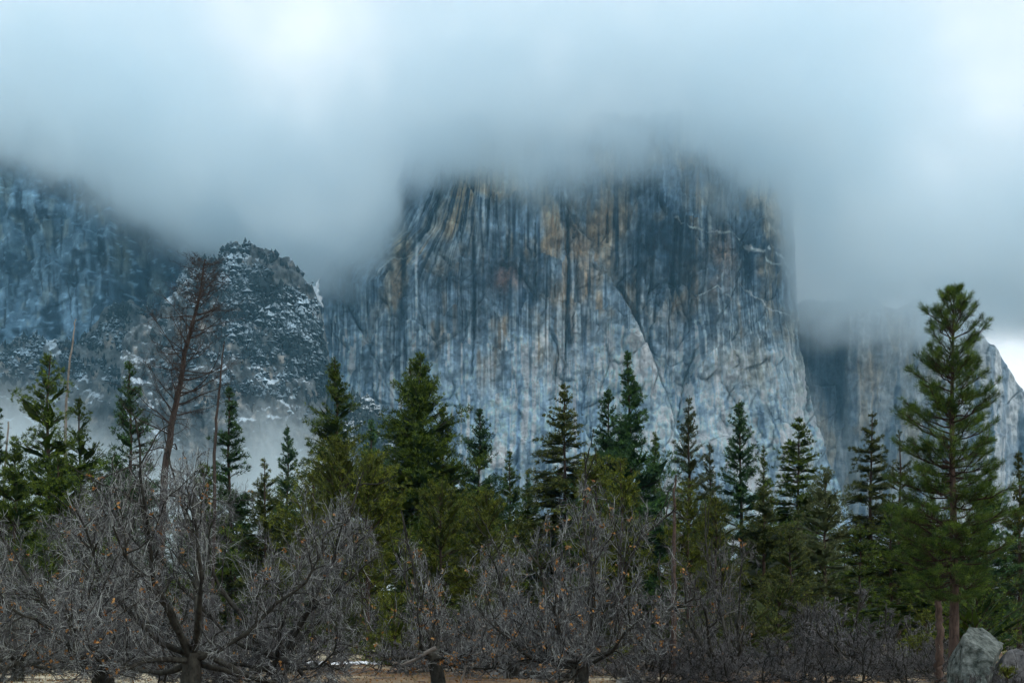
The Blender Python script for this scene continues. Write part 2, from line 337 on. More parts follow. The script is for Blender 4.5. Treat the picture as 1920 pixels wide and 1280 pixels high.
def cap_relief(U, px, py):
    wx = px + 9 * fbm(px / 90, py / 130, 5, 3); v = py + 14 * pn(px / 60, py / 90, 6)
    up = sst(760, 430, py); s = (U * 930 + 600); s = s + 2.5 * pn(px / 70, py / 260, 4)
    d = 11 * fbm(s / 46, v / 1500, 11, 2) * (0.35 + 0.65 * up)
    d += 7.0 * fbm(s / 17, v / 800, 12, 2) * (0.35 + 0.75 * up) * (0.5 + sst(-.3, .5, pn(px / 110, py / 110, 91)))
    d += 2.6 * pn(s / 10, v / 190, 13) * (0.5 + 0.7 * up) + 1.5 * pn(s / 4.6, v / 90, 14)
    # upright corners and steps
    val, bd, tx, ty = cells(s / 40, v / 420, 19); d += 20 * (val - .5) * (.25 + .75 * up) + 10 * tx * (val - .4) - 4 * sst(.06, 0, bd) * up
    val, bd, tx, ty = cells(s / 15 + 5, v / 210 + 2, 20); d += (8 * (val - .5) + 4 * tx) * (.3 + .7 * up)
    # flakes and plates with sharp borders
    val, bd, tx, ty = cells(wx / 58, v / 105, 21); m = sst(-0.2, 0.35, pn(px / 150, py / 150, 92))
    d += m * (24 * (val - 0.5) + 14 * tx * (val - 0.3) - 9 * ty) - 6 * m * sst(0.06, 0.0, bd)
    val, bd, tx, ty = cells(wx / 24 + 3, v / 40 + 7, 22); d += (9 * (val - 0.5) + 6 * tx - 5 * ty) * (0.3 + 0.7 * sst(-0.3, 0.4, pn(px / 120, py / 90, 93))) - 2 * sst(0.06, 0, bd)
    d += 5.0 * fbm(px / 24, py / 24, 31, 5, 0.62) + 14 * fbm(px / 210, py / 240, 32, 2)
    # the recessed V between the two buttresses
    lx = np.interp(py, [470, 560, 640, 760, 830], [1120, 1166, 1204, 1256, 1276]); rx = np.interp(py, [470, 560, 640, 760, 830], [1345, 1332, 1312, 1286, 1276])
    inside = sst(-3, 4, px - lx) * sst(-16, 10, rx - px) * sst(845, 760, py) * sst(430, 600, py)
    d -= 44 * inside
    d += 34 * sst(-120, -6, px - lx) * sst(6, -4, px - lx) * sst(470, 620, py) * sst(960, 800, py)
    # domed apron slabs at the foot
    for cx, cy_, rx_, ry_, a in ((1345, 850, 62, 125, 24), (1180, 900, 80, 220, 16), (1450, 880, 90, 230, 18), (700, 900, 90, 200, 14), (960, 960, 160, 200, 14)):
        q = ((px - cx) / rx_) ** 2 + ((py - cy_) / ry_) ** 2; d += a * np.sqrt(np.clip(1 - q, 0, 1))
    rc = np.random.default_rng(15); more = []
    for _ in range(130):
        x, y = rc.uniform(615, 1540), rc.uniform(330, 900); a = rc.choice([1.57, 1.57, 1.57, 1.3, 1.9, 2.2, .8]) + rc.normal() * .18; L = rc.uniform(9, 42) * (1.5 if abs(a - 1.57) < .3 else .8); cu = rc.normal() * .035; pts = [(x, y)]
        for _k in range(5): x += math.cos(a) * L / 5; y += math.sin(a) * L / 5; a += cu * L / 5; pts.append((x, y))
        more.append((pts, rc.uniform(1.5, 2.6), rc.uniform(3, 8)))
    for pts, w, dep in more:
        ax = [p[0] for p in pts]; ay = [p[1] for p in pts]; k = np.nonzero((px > min(ax) - 22) & (px < max(ax) + 22) & (py > min(ay) - 22) & (py < max(ay) + 22))
        if len(k[0]) == 0: continue
        q, side = seg_dist(px[k], py[k], pts); d[k] -= 1.2 * dep * sst(w, w * .3, q) + 1.0 * dep * (side > 0) * sst(20, 0, q)
    for pts, w, dep in CRACKS:
        q, side = seg_dist(px + 2.2 * pn(px / 12, py / 12, 55), py, pts); d -= 1.7 * dep * sst(w * 1.15, w * 0.3, q); d -= 0.8 * dep * (side > 0) * sst(26, 0, q)
    return d
def mixc(C, rgb, w): return C * (1 - w[..., None]) + np.array(rgb) * w[..., None]
def cap_colour(U, px, py, D):
    s = U * 930 + 600 + 2.5 * pn(px / 70, py / 260, 4)
    pv, pb, _, _ = cells((px + 12 * fbm(px / 60, py / 60, 8, 3)) / 75, (py + 14 * pn(px / 60, py / 90, 6)) / 120, 23); s = s + 120 * (pv > .45) * pv
    C = np.ones(px.shape + (3,)) * np.array([0.245, 0.285, 0.315])
    lowf = sst(520, 860, py)
    C = mixc(C, (0.44, 0.50, 0.54), 0.75 * lowf * (0.6 + 0.4 * sst(0.2, 0.7, U)))
    blot = lambda seed, a, b, lo, hi: sst(lo, hi, fbm(px / a, py / b, seed, 4))
    st = lambda seed, w, h, lo, hi: sst(lo, hi, fbm(s / w, py / h, seed, 3, 0.6)) * (0.15 + 0.85 * sst(-.35, .3, fbm(px / 85, py / 150, seed + 500, 3)))
    C = mixc(C, (0.37, 0.30, 0.225), 0.95 * blot(101, 70, 130, 0.0, 0.5) * sst(760, 560, py) * sst(0.06, 0.16, U))
    C = mixc(C, (0.37, 0.285, 0.20), 0.95 * st(102, 34, 330, 0.05, 0.55) * sst(800, 600, py) * sst(0.08, 0.18, U))
    C = mixc(C, (0.45, 0.41, 0.34), 0.65 * st(103, 26, 420, 0.1, 0.5) * sst(560, 700, py) * sst(0.62, 0.78, U))
    # broad stains; also painted-in shade on the left flank and V, light on its slab
    for cx, cy_, rx, ry, rgb, w in ((940, 525, 70, 60, (0.075, 0.10, 0.125), .8), (1255, 440, 65, 95, (0.055, 0.085, 0.115), .95), (1400, 480, 110, 60, (0.07, 0.10, 0.125), .8),
            (1225, 620, 40, 90, (0.10, 0.135, 0.165), .65), (1330, 600, 60, 60, (0.10, 0.13, 0.16), .65), (845, 540, 40, 50, (0.10, 0.12, 0.14), .6), (650, 580, 60, 140, (0.17, 0.205, 0.23), .6),
            (1430, 590, 50, 45, (0.11, 0.15, 0.18), .6), (1020, 590, 50, 60, (0.10, 0.13, 0.155), .6), (955, 520, 30, 24, (0.30, 0.20, 0.16), .55), (1085, 520, 30, 120, (0.37, 0.28, 0.2), .65),
            (1352, 480, 24, 60, (0.37, 0.28, 0.22), .7), (745, 460, 22, 50, (0.36, 0.29, 0.2), .7), (845, 430, 50, 60, (0.35, 0.29, 0.22), .65), (1150, 470, 28, 60, (0.36, 0.31, 0.25), .6), (1500, 720, 26, 150, (0.50, 0.46, 0.39), .6),
            (1390, 690, 60, 80, (0.42, 0.39, 0.34), .5), (1215, 690, 45, 120, (0.50, 0.55, 0.58), .6), (1340, 780, 50, 80, (0.46, 0.50, 0.53), .5), (1470, 820, 60, 90, (0.5, 0.55, 0.57), .55)):
        n_ = 0.55 + 0.9 * (fbm(px / 34, py / 60, int(cx), 4) + 0.35); C = mixc(C, rgb, np.clip(w * gauss(px, py, cx, cy_, rx, ry) * n_ * 1.25, 0, 1))
    # water streaks: dark above, pale below
    C = mixc(C, (0.05, 0.075, 0.10), 0.9 * st(104, 22, 520, 0.14, 0.5) * sst(800, 520, py))
    C = mixc(C, (0.06, 0.085, 0.11), 0.8 * st(105, 9, 340, 0.2, 0.55) * sst(760, 480, py))
    C = mixc(C, (0.18, 0.23, 0.28), 0.75 * st(106, 13, 420, 0.08, 0.5) * sst(560, 760, py))
    C = mixc(C, (0.60, 0.64, 0.65), 0.7 * st(107, 10, 460, 0.22, 0.62) * (0.3 + 0.7 * sst(480, 720, py)))
    C = mixc(C, (0.62, 0.66, 0.67), 0.55 * st(108, 4.4, 260, 0.25, 0.6) * (0.2 + 0.8 * sst(500, 700, py)))
    for x0, y0, y1, w, rgb, k in ((890, 380, 640, 5, (0.045, 0.065, 0.09), .8), (905, 400, 560, 3, (0.05, 0.07, 0.09), .7), (978, 420, 620, 4, (0.05, 0.07, 0.10), .7), (1066, 380, 660, 5, (0.04, 0.06, 0.085), .85), (1010, 400, 560, 4, (0.05, 0.07, 0.1), .7),
            (1199, 400, 640, 6, (0.05, 0.075, 0.1), .75), (758, 440, 620, 8, (0.055, 0.08, 0.1), .75), (972, 720, 960, 5, (0.14, 0.19, 0.25), .7), (984, 640, 1000, 7, (0.62, 0.67, 0.69), .75), (1000, 640, 1000, 5, (0.60, 0.66, 0.69), .6), (781, 440, 620, 3, (0.6, 0.64, 0.64), .8),
            (730, 520, 640, 3, (0.6, 0.62, 0.58), .6), (1096, 600, 900, 5, (0.14, 0.19, 0.24), .6), (1318, 380, 470, 4, (0.5, 0.5, 0.46), .5), (1336, 370, 470, 5, (0.5, 0.47, 0.4), .5)):
        q = np.abs(px + 5 * pn(px / 60, py / 120, 9) - x0); C = mixc(C, rgb, k * sst(w, w * 0.3, q) * sst(y0 - 20, y0 + 30, py) * sst(y1 + 20, y1 - 40, py) * (0.6 + 0.4 * sst(-.4, .2, pn(px / 20, py / 40, 77))))
    # pale dykes crossing the upper right of the wall
    for pts, w in (([(1262, 405), (1295, 424), (1350, 432), (1385, 440), (1410, 468), (1450, 488), (1482, 520)], 1.9), ([(1440, 462), (1470, 488), (1484, 512)], 1.6), ([(1390, 530), (1430, 570), (1480, 592), (1496, 606)], 1.6), ([(1310, 545), (1345, 532), (1372, 560)], 1.6), ([(705, 520), (728, 495), (770, 478)], 1.5)):
        q, _ = seg_dist(px + 5 * pn(px / 16, py / 16, 56), py + 4 * pn(px / 20, py / 20, 57), pts); C = mixc(C, (0.50, 0.50, 0.47), 0.75 * sst(w * 1.4, w * 0.4, q) * sst(-.6, -.1, pn(px / 18, py / 18, 58)))
    C = C * (1 + 0.25 * fbm(px / 9, py / 14, 61, 3) + 0.22 * fbm(px / 60, py / 50, 62, 4) + 0.35 * (pv - .5))[..., None]
    C = 0.265 * (C / 0.25) ** 1.65 * np.array([0.92, 0.99, 1.05])
    return np.clip(C, 0.018, 0.66)
me = cliff_mesh('granite_wall', cap_edges, np.concatenate([np.linspace(1140, 900, 44), np.linspace(898, 270, 400), np.linspace(262, 215, 8)]), 580, cap_Y, cap_relief, cap_colour, ref=(600, 1530))
o = obj('granite_wall', me, M_ROCK); tag(o, 'huge sheer granite wall streaked grey and tan, its top lost in cloud', 'cliff', kind='structure')

# --- darker wall at the left
def lw_relief(U, px, py):
    s = px + 10 * fbm(px / 90, py / 120, 205, 3)
    d = 16 * ridge(s / 95, py / 420, 211, 3) + 7 * ridge(s / 28, py / 160, 212, 3)
    val, bd, tx, ty = cells(s / 46, py / 62, 213); d += 16 * (val - .5) + 12 * tx * (val - .3) - 8 * ty - 4 * sst(.07, 0, bd)
    d += 7 * fbm(px / 30, py / 34, 214, 5, 0.6) - 40 * sst(228, 240, px) * sst(300, 270, px) + 60 * sst(330, 230, px)
    return d
def lw_colour(U, px, py, D):
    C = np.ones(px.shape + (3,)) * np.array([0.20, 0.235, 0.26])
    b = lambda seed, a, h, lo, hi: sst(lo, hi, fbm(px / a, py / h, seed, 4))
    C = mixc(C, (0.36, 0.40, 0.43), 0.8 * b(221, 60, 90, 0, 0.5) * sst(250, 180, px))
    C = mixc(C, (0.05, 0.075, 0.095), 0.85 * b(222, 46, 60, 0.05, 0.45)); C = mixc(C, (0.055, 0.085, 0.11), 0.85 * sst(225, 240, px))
    C = mixc(C, (0.36, 0.31, 0.24), 0.8 * gauss(px, py, 245, 495, 12, 38)); C = mixc(C, (0.34, 0.30, 0.25), 0.6 * gauss(px, py, 300, 540, 16, 30)); C = mixc(C, (0.36, 0.33, 0.28), 0.7 * gauss(px, py, 40, 375, 12, 22))
    C = mixc(C, (0.34, 0.31, 0.27), 0.6 * b(223, 22, 60, 0.25, 0.6)); C = mixc(C, (0.05, 0.07, 0.09), 0.7 * b(224, 8, 120, 0.25, 0.6)); C = mixc(C, (0.6, 0.66, 0.7), 0.35 * b(225, 14, 8, 0.40, 0.7)); C = 0.21 * (C / 0.21) ** 1.45
    return np.clip(C, 0.02, 0.72)
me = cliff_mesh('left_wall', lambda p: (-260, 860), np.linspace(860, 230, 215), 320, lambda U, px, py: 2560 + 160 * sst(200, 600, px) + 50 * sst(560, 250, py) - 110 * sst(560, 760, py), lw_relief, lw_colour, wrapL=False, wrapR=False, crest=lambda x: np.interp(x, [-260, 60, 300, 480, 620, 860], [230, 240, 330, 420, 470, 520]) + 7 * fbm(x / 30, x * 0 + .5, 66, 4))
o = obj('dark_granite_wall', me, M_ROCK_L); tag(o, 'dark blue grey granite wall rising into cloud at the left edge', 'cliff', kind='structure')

# --- far wall at the right, ending in a rounded shoulder
def rw_edges(p): return 1470, np.interp(p, [540, 585, 640, 660, 690, 720, 760, 800, 860, 960, 1140], [1700, 1790, 1836, 1858, 1884, 1902, 1918, 1930, 1950, 1990, 2080])
def rw_relief(U, px, py):
    s = px + 8 * fbm(px / 80, py / 120, 305, 3)
    d = 12 * ridge(s / 60, py / 420, 311, 3) + 5 * ridge(s / 22, py / 200, 312, 2); val, bd, tx, ty = cells(s / 34, py / 60, 313)
    d += 10 * (val - .5) + 8 * tx * (val - .3) - 5 * ty - 3 * sst(.07, 0, bd) + 5 * fbm(px / 24, py / 28, 314, 5, 0.6)
    e = np.interp(py, [560, 700, 800, 900], [1578, 1582, 1590, 1600]); return d - 32 * sst(e + 8, e - 8, px) * sst(520, 600, py) + 20 * sst(1770, 1850, px)
def rw_colour(U, px, py, D):
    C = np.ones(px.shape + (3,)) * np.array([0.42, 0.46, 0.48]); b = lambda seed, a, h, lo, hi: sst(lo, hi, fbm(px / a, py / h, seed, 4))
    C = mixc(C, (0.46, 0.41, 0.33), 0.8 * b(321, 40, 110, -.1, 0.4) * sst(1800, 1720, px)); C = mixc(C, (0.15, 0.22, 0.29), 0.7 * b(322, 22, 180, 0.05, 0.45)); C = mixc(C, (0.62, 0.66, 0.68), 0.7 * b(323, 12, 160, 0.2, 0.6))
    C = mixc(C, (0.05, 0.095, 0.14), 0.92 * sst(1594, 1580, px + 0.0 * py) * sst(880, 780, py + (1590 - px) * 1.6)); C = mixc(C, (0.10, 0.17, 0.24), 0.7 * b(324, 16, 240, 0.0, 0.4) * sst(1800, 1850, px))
    C = mixc(C, (0.46, 0.38, 0.30), 0.7 * gauss(px, py, 1625, 700, 20, 45)); return np.clip(C, 0.02, 0.74)
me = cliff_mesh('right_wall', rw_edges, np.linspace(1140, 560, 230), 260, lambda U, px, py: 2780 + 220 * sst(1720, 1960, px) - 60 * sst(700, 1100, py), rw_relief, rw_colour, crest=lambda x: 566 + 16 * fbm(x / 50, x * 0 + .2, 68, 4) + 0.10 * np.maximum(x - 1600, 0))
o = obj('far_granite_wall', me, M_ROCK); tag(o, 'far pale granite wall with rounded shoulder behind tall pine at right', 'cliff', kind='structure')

# --- snow-dusted ridge in front of the left wall, and scrub terrace below it
def ridge_mesh(name, top, pbot, x0, x1, nu, nv, Ytop, Ybot, seed, amp):
    u = np.linspace(x0, x1, nu); v = np.linspace(0, 1, nv)[:, None]
    tp = np.interp(u, [t[0] for t in top], [t[1] for t in top]) + 8 * fbm(u / 22, u * 0 + 1.3, seed, 4)
    PX = np.repeat(u[None], nv, 0); PY = pbot + (tp[None] - pbot) * v
    Y0 = Ybot + (Ytop - Ybot) * v ** 1.3
    D = amp * (ridge(PX / 70, PY / 90, seed + 1, 3) + 0.6 * fbm(PX / 26, PY / 26, seed + 2, 5, .6))
    val, bd, tx, ty = cells(PX / 34, PY / 30, seed + 3); D = D + amp * (0.9 * (val - .5) + 0.7 * tx - 0.5 * ty)
    X = (PX - 960) / F * Y0; Z = EYE + (HOR - PY) / F * Y0; Y = Y0 - D
    kt = np.linspace(0, 1, 7)[1:, None]
    X = np.vstack([X, np.repeat(X[-1:], 6, 0)]); Y = np.vstack([Y, Y[-1:] + 260 * kt]); Z = np.vstack([Z, Z[-1:] - 150 * kt ** 2])
    C = np.ones(PX.shape + (3,)) * np.array([0.11, 0.13, 0.14]); C = mixc(C, (0.035, 0.05, 0.06), 0.8 * sst(0, .5, fbm(PX / 30, PY / 40, seed + 5, 4)))
    C = mixc(C, (0.34, 0.32, 0.29), 0.6 * sst(.4, .75, fbm(PX / 22, PY / 30, seed + 6, 4))); C = np.concatenate([C, np.repeat(C[-1:], 6, 0)], 0)
    return mk_mesh(name, np.stack([X, Y, Z], -1), grid_faces(*X.shape), C.reshape(-1, 3), smooth=True), (PX, PY, X[:nv], Y[:nv], Z[:nv])
M_RIDGE = snow_on_mat('ridge_rock', (0.1, 0.12, 0.13), snow=(0.5, 0.6, 0.68), lo=0.72, hi=1.15, scale=0.10, use_attr=True)
me, RG = ridge_mesh('snowy_ridge', [(230, 640), (290, 590), (334, 548), (358, 496), (382, 484), (402, 494), (428, 470), (446, 458), (470, 466), (500, 462), (524, 482), (548, 490), (572, 524), (588, 536), (606, 640), (622, 740), (640, 900)], 1145, 230, 640, 250, 220, 2150, 1950, 401, 9)
o = obj('snowy_ridge', me, M_RIDGE); tag(o, 'steep rocky ridge dusted with snow left of the great granite wall', 'ridge', kind='structure')
me, TG = ridge_mesh('scrub_terrace', [(-300, 640), (0, 650), (60, 634), (150, 640), (200, 575), (260, 570), (300, 585), (340, 600), (420, 700)], 1145, -300, 420, 200, 140, 2350, 2180, 421, 7)
o = obj('scrub_terrace', me, M_RIDGE); tag(o, 'snow dusted scrub slope at the foot of the dark left wall', 'slope', kind='structure')
me, HG = ridge_mesh('talus_shoulder', [(380, 800), (470, 770), (560, 742), (640, 738), (690, 752), (730, 800), (770, 850), (830, 905), (950, 990)], 1145, 380, 950, 160, 60, 2120, 1980, 441, 5)
M_TAL = flat_noise_mat('talus', (0.045, 0.05, 0.055), (0.17, 0.17, 0.17), 0.12, 3.0)
o = obj('talus_shoulder', me, M_TAL); tag(o, 'dark wooded talus shoulder below the granite wall, half in mist', 'slope', kind='structure')

# --- snow-laden trees covering the ridge and terrace (a far wood that reads as one mass)
def blob():
    t = np.array([(1, 0, 0), (-1, 0, 0), (0, 1, 0), (0, -1, 0), (0, 0, 1), (0, 0, -1)], float); f = [(0, 2, 4), (2, 1, 4), (1, 3, 4), (3, 0, 4), (2, 0, 5), (1, 2, 5), (3, 1, 5), (0, 3, 5)]
    V = list(map(tuple, t)); cache = {}; out_ = []
    def mid(a, b):
        k = (min(a, b), max(a, b))
        if k not in cache: cache[k] = len(V); V.append(tuple(nrm(np.array(V[a]) + np.array(V[b]))))
        return cache[k]
    return np.array(V), np.array(f)
BV, BF = blob()
def far_wood(name, G, n, mask, seed, smin, smax, mat, label):
    rng = np.random.default_rng(seed); PX, PY, X, Y, Z = G; w = mask(PX, PY).ravel(); p = w / w.sum()
    k = rng.choice(len(p), n, p=p); dx = rng.normal(size=(n, 3)) * np.array([3, 1, 3])
    c = np.stack([X.ravel()[k], Y.ravel()[k], Z.ravel()[k]], -1) + dx; s = rng.uniform(smin, smax, n) * rng.uniform(.6, 1.2, n)
    sc = np.stack([s * rng.uniform(.8, 1.3, n), s, s * rng.uniform(1.0, 2.3, n)], -1)
    V = (BV * np.stack([1 - .45 * BV[:, 2]] * 2 + [np.ones(len(BV))], -1))[None] * (1 + 0.33 * rng.normal(size=(n, len(BV), 1))) * sc[:, None] + c[:, None]
    Fa = (BF[None] + np.arange(n)[:, None, None] * len(BV)).reshape(-1, 3)
    o = obj(name, mk_mesh(name, V, Fa), mat); tag(o, label, 'trees', kind='stuff'); return o
M_SNOWTREE = snow_on_mat('snowy_trees', (0.018, 0.032, 0.040), snow=(0.46, 0.60, 0.71), lo=0.34, hi=1.0, scale=0.30)
M_FARTREE = snow_on_mat('far_trees', (0.030, 0.045, 0.048), lo=0.62, hi=1.0, scale=0.22)
far_wood('snowy_wood', RG, 6800, lambda x, y: (0.03 + sst(-.15, .25, fbm(x / 46, y / 34, 451, 3) + 1.1 * np.exp(-((y - 500 - (x - 400) * 0.85) / 75) ** 2) - .35)) * sst(790, 690, y) * sst(290, 330, x) * sst(632, 600, x), 5, 1.3, 4.6, M_SNOWTREE, 'snow laden evergreen wood covering the rocky ridge')
far_wood('snowy_scrub', TG, 3600, lambda x, y: (0.04 + sst(-.1, .3, fbm(x / 40, y / 26, 452, 3))) * sst(745, 690, y), 6, 1.3, 4.4, M_SNOWTREE, 'snow dusted scrub trees along the terrace at left')
far_wood('talus_wood', HG, 1500, lambda x, y: sst(900, 840, y) * sst(560, 650, x) + 0.0, 7, 2.5, 5, M_FARTREE, 'dark far wood on the talus shoulder')
# snow chute in the gully between ridge and wall
def snow_sheet(name, pts, Y, label, th=3.0):
    pts = np.array(pts, float); pts = np.stack([np.interp(np.linspace(0, len(pts), 5 * len(pts), endpoint=False), np.arange(len(pts) + 1), np.append(pts[:, k], pts[0, k])) for k in (0, 1)], -1); pts += 1.5 * np.random.default_rng(len(pts)).normal(size=pts.shape); c = pts.mean(0); ring = [pts + 0 * c]
    for s in (0.7, 0.35): ring.append(c + (pts - c) * s)
    V = []; 
    for q, b in zip(ring, (0, th * .7, th)):
        for p in q: w = at(p[0], p[1], Y); w[1] -= b; V.append(w)
    for p in pts: w = at(p[0], p[1], Y); w[1] += 6; V.append(w)
    n = len(pts); Fq = []
    for a, b in ((3, 0), (0, 1), (1, 2)):
        for k in range(n): Fq.append((a * n + k, a * n + (k + 1) % n, b * n + (k + 1) % n, b * n + k))
    me = bpy.data.meshes.new(name); me.from_pydata([tuple(v) for v in V], [], Fq + [tuple(range(2 * n, 3 * n)), tuple(reversed(range(3 * n, 4 * n)))]); me.update()
    return tag(obj(name, me, M_SNOW), label, 'snow')
M_SNOW = flat_noise_mat('snow', (0.70, 0.75, 0.80), (0.84, 0.87, 0.90), 0.15, 0.3, 0.6)
snow_sheet('snow_chute', [(597, 526), (590, 534), (582, 545), (578, 553), (583, 560), (590, 558), (596, 570), (605, 572), (602, 560), (597, 552), (596, 540)], 2290, 'white snow chute high in the gully beside the granite wall')
snow_sheet('snow_chute', [(594, 601), (587, 605), (596, 612), (599, 628), (606, 622), (604, 614)], 2280, 'lower white snow patch in the gully beside the granite wall')
snow_sheet('snow_chute', [(607, 643), (610, 649), (613, 646), (611, 642)], 2270, 'tiny lowest snow fleck in the gully beside the granite wall')

# ------------------------------------------------------------------ cloud and mist (voxel volumes)
def cloud_mat(name, dens, col=(0.905, 0.968, 1.0), aniso=0.55):
    m, t, n, l, o = mat_new(name); v = n('ShaderNodeVolumePrincipled')
    v.inputs['Color'].default_value = (*col, 1); v.inputs['Density'].default_value = dens; v.inputs['Anisotropy'].default_value = aniso
    l(v.outputs['Volume'], o.inputs['Volume']); return m

def volume_object(name, lo, hi, voxel, curve, mat, label, n1=(300, 210), n2=(95, 210), soft=(-5, 80), sign=1, holes=(), edge=(120, 120, 60), thin=None, lobes=()):
    """fog grid: dense where z is above (sign 1) or below (sign -1) a wavy level given over X, broken up by noise"""
    g = bpy.data.node_groups.new(name, 'GeometryNodeTree'); g.interface.new_socket('Geometry', in_out='OUTPUT', socket_type='NodeSocketGeometry')
    n = g.nodes.new; l = g.links.new
    def M(op, a, b=None, c=None):
        x = n('ShaderNodeMath'); x.operation = op
        for i, s in enumerate((a, b, c)):
            if s is None: continue
            if isinstance(s, (int, float)): x.inputs[i].default_value = s
            else: l(s, x.inputs[i])
        return x.outputs[0]
    def SS(v, a, b):
        x = n('ShaderNodeMapRange'); x.interpolation_type = 'SMOOTHSTEP'; x.inputs['From Min'].default_value = a; x.inputs['From Max'].default_value = b; l(v, x.inputs['Value']); return x.outputs['Result']
    pos = n('GeometryNodeInputPosition'); sp = n('ShaderNodeSeparateXYZ'); l(pos.outputs[0], sp.inputs[0]); X, Y, Z = sp.outputs
    def NZ(size, detail, rough, off):
        ma = n('ShaderNodeVectorMath'); ma.operation = 'ADD'; ma.inputs[1].default_value = off; l(pos.outputs[0], ma.inputs[0])
        x = n('ShaderNodeTexNoise'); x.inputs['Scale'].default_value = 1.0 / size; x.inputs['Detail'].default_value = detail; x.inputs['Roughness'].default_value = rough
        l(ma.outputs[0], x.inputs['Vector']); return M('SUBTRACT', x.outputs['Fac'], 0.5)
    fc = n('ShaderNodeFloatCurve'); cu = fc.mapping.curves[0]; cu.points[0].location = (0, (curve[0][1] - lo[2]) / (hi[2] - lo[2])); cu.points[1].location = (1, (curve[-1][1] - lo[2]) / (hi[2] - lo[2]))
    for x_, z_ in curve[1:-1]: cu.points.new((x_ - lo[0]) / (hi[0] - lo[0]), (z_ - lo[2]) / (hi[2] - lo[2]))
    fc.mapping.use_clip = False; fc.mapping.update()
    u = M('DIVIDE', M('SUBTRACT', X, float(lo[0])), float(hi[0] - lo[0])); l(u, fc.inputs['Value'])
    level = M('MULTIPLY_ADD', fc.outputs[0], float(hi[2] - lo[2]), float(lo[2]))
    h = M('MULTIPLY', M('SUBTRACT', Z, level), float(sign))
    h = M('MULTIPLY_ADD', NZ(n1[0], 5, 0.55, (13, 7, 5)), float(n1[1]), h); h = M('MULTIPLY_ADD', NZ(n2[0], 4, 0.6, (400, 90, 33)), float(n2[1]), h)
    for (hx, hz, rx, rz, k) in lobes:
        q = M('ADD', M('POWER', M('DIVIDE', M('SUBTRACT', X, hx), rx), 2.0), M('POWER', M('DIVIDE', M('SUBTRACT', Z, hz), rz), 2.0)); h = M('MULTIPLY_ADD', SS(q, 1.0, 0.0), float(k), h)
    d = SS(h, *map(float, soft)); d = M('MULTIPLY', d, d)
    d = M('MULTIPLY', d, M('MULTIPLY_ADD', NZ(190, 5, 0.62, (900, 50, 70)), 3.0, 0.9)); d = M('MAXIMUM', d, 0.0)
    d = M('MULTIPLY', d, M('MULTIPLY_ADD', SS(NZ(85, 4, 0.62, (77, 500, 20)), -0.10, 0.13), 0.75, 0.30))
    for (hx, hz, rx, rz, k) in holes:
        q = M('ADD', M('POWER', M('DIVIDE', M('SUBTRACT', X, hx), rx), 2.0), M('POWER', M('DIVIDE', M('SUBTRACT', Z, hz), rz), 2.0))
        q = M('MULTIPLY_ADD', NZ(160, 4, 0.6, (hx, 3, hz)), 2.2, q); e = SS(q, 0.15, 1.3); d = M('MULTIPLY', d, M('MULTIPLY_ADD', e, k, 1.0 - k))
    if thin: d = M('MULTIPLY', d, M('MULTIPLY_ADD', SS(Z, *thin[:2]), thin[2] - 1.0, 1.0))
    for s, a, b, e in ((X, lo[0], hi[0], edge[0]), (Y, lo[1], hi[1], edge[1]), (Z, lo[2], hi[2], edge[2])):
        d = M('MULTIPLY', d, SS(s, float(a), float(a + e))); d = M('MULTIPLY', d, SS(s, float(b), float(b - e)))
    vc = n('GeometryNodeVolumeCube'); l(d, vc.inputs['Density']); vc.inputs['Min'].default_value = lo; vc.inputs['Max'].default_value = hi
    for k, a in enumerate('XYZ'): vc.inputs['Resolution ' + a].default_value = int((hi[k] - lo[k]) / voxel)
    sm = n('GeometryNodeSetMaterial'); sm.inputs['Material'].default_value = mat; l(vc.outputs[0], sm.inputs['Geometry'])
    o_ = n('NodeGroupOutput'); l(sm.outputs[0], o_.inputs[0])
    vd = bpy.data.volumes.new(name); vd.materials.append(mat); o = obj(name, vd); md = o.modifiers.new('fog', 'NODES'); md.node_group = g
    return tag(o, label, 'cloud', kind='stuff')

def XZ(px, py, Y): p = at(px, py, Y); return (float(p[0]), float(p[2]))
CY = 2280
curve = [XZ(px, py, CY) for px, py in ((-500, 300), (-150, 300), (0, 330), (110, 370), (200, 420), (300, 470), (400, 480), (470, 462), (540, 490), (600, 505), (640, 470), (700, 395), (745, 330), (800, 320), (870, 300), (930, 335), (1000, 375), (1060, 385), (1150, 375), (1230, 350), (1320, 345), (1400, 370), (1470, 385), (1515, 470), (1550, 560), (1650, 590), (1740, 605), (1800, 615), (1850, 625), (1950, 620), (2100, 560), (2500, 480))]
clo, chi = (curve[0][0], 2020, 420), (curve[-1][0], 2720, 1330)
holes = [(*XZ(575, 85, 2350), 165, 150, 0.99), (*XZ(1860, 110, 2350), 200, 260, 0.99)]
volume_object('cloud_bank', clo, chi, 11, curve, cloud_mat('cloud', 0.018), 'grey white cloud bank swallowing the top of the granite wall', holes=holes, thin=(890, 1080, 0.22), lobes=[(*XZ(650, 395, CY), 110, 120, 190), (*XZ(545, 440, CY), 90, 70, 90), (*XZ(1630, 520, CY), 150, 60, 70), (*XZ(800, 250, CY), 120, 60, 80)])
MY = 1650
mcurve = [XZ(px, py, MY) for px, py in ((-500, 690), (-100, 690), (0, 700), (120, 735), (200, 755), (300, 810), (400, 830), (470, 765), (560, 750), (620, 790), (700, 860), (760, 940), (1000, 1000), (1300, 1010), (1600, 1000), (1800, 1000), (2200, 1000))]
volume_object('valley_mist', (mcurve[0][0], 1450, 5), (mcurve[-1][0], 1950, 420), 9, mcurve, cloud_mat('mist', 0.009), 'pale mist lying low behind the conifers', n1=(220, 110), n2=(70, 40), soft=(-30, 90), sign=-1, edge=(100, 100, 20))

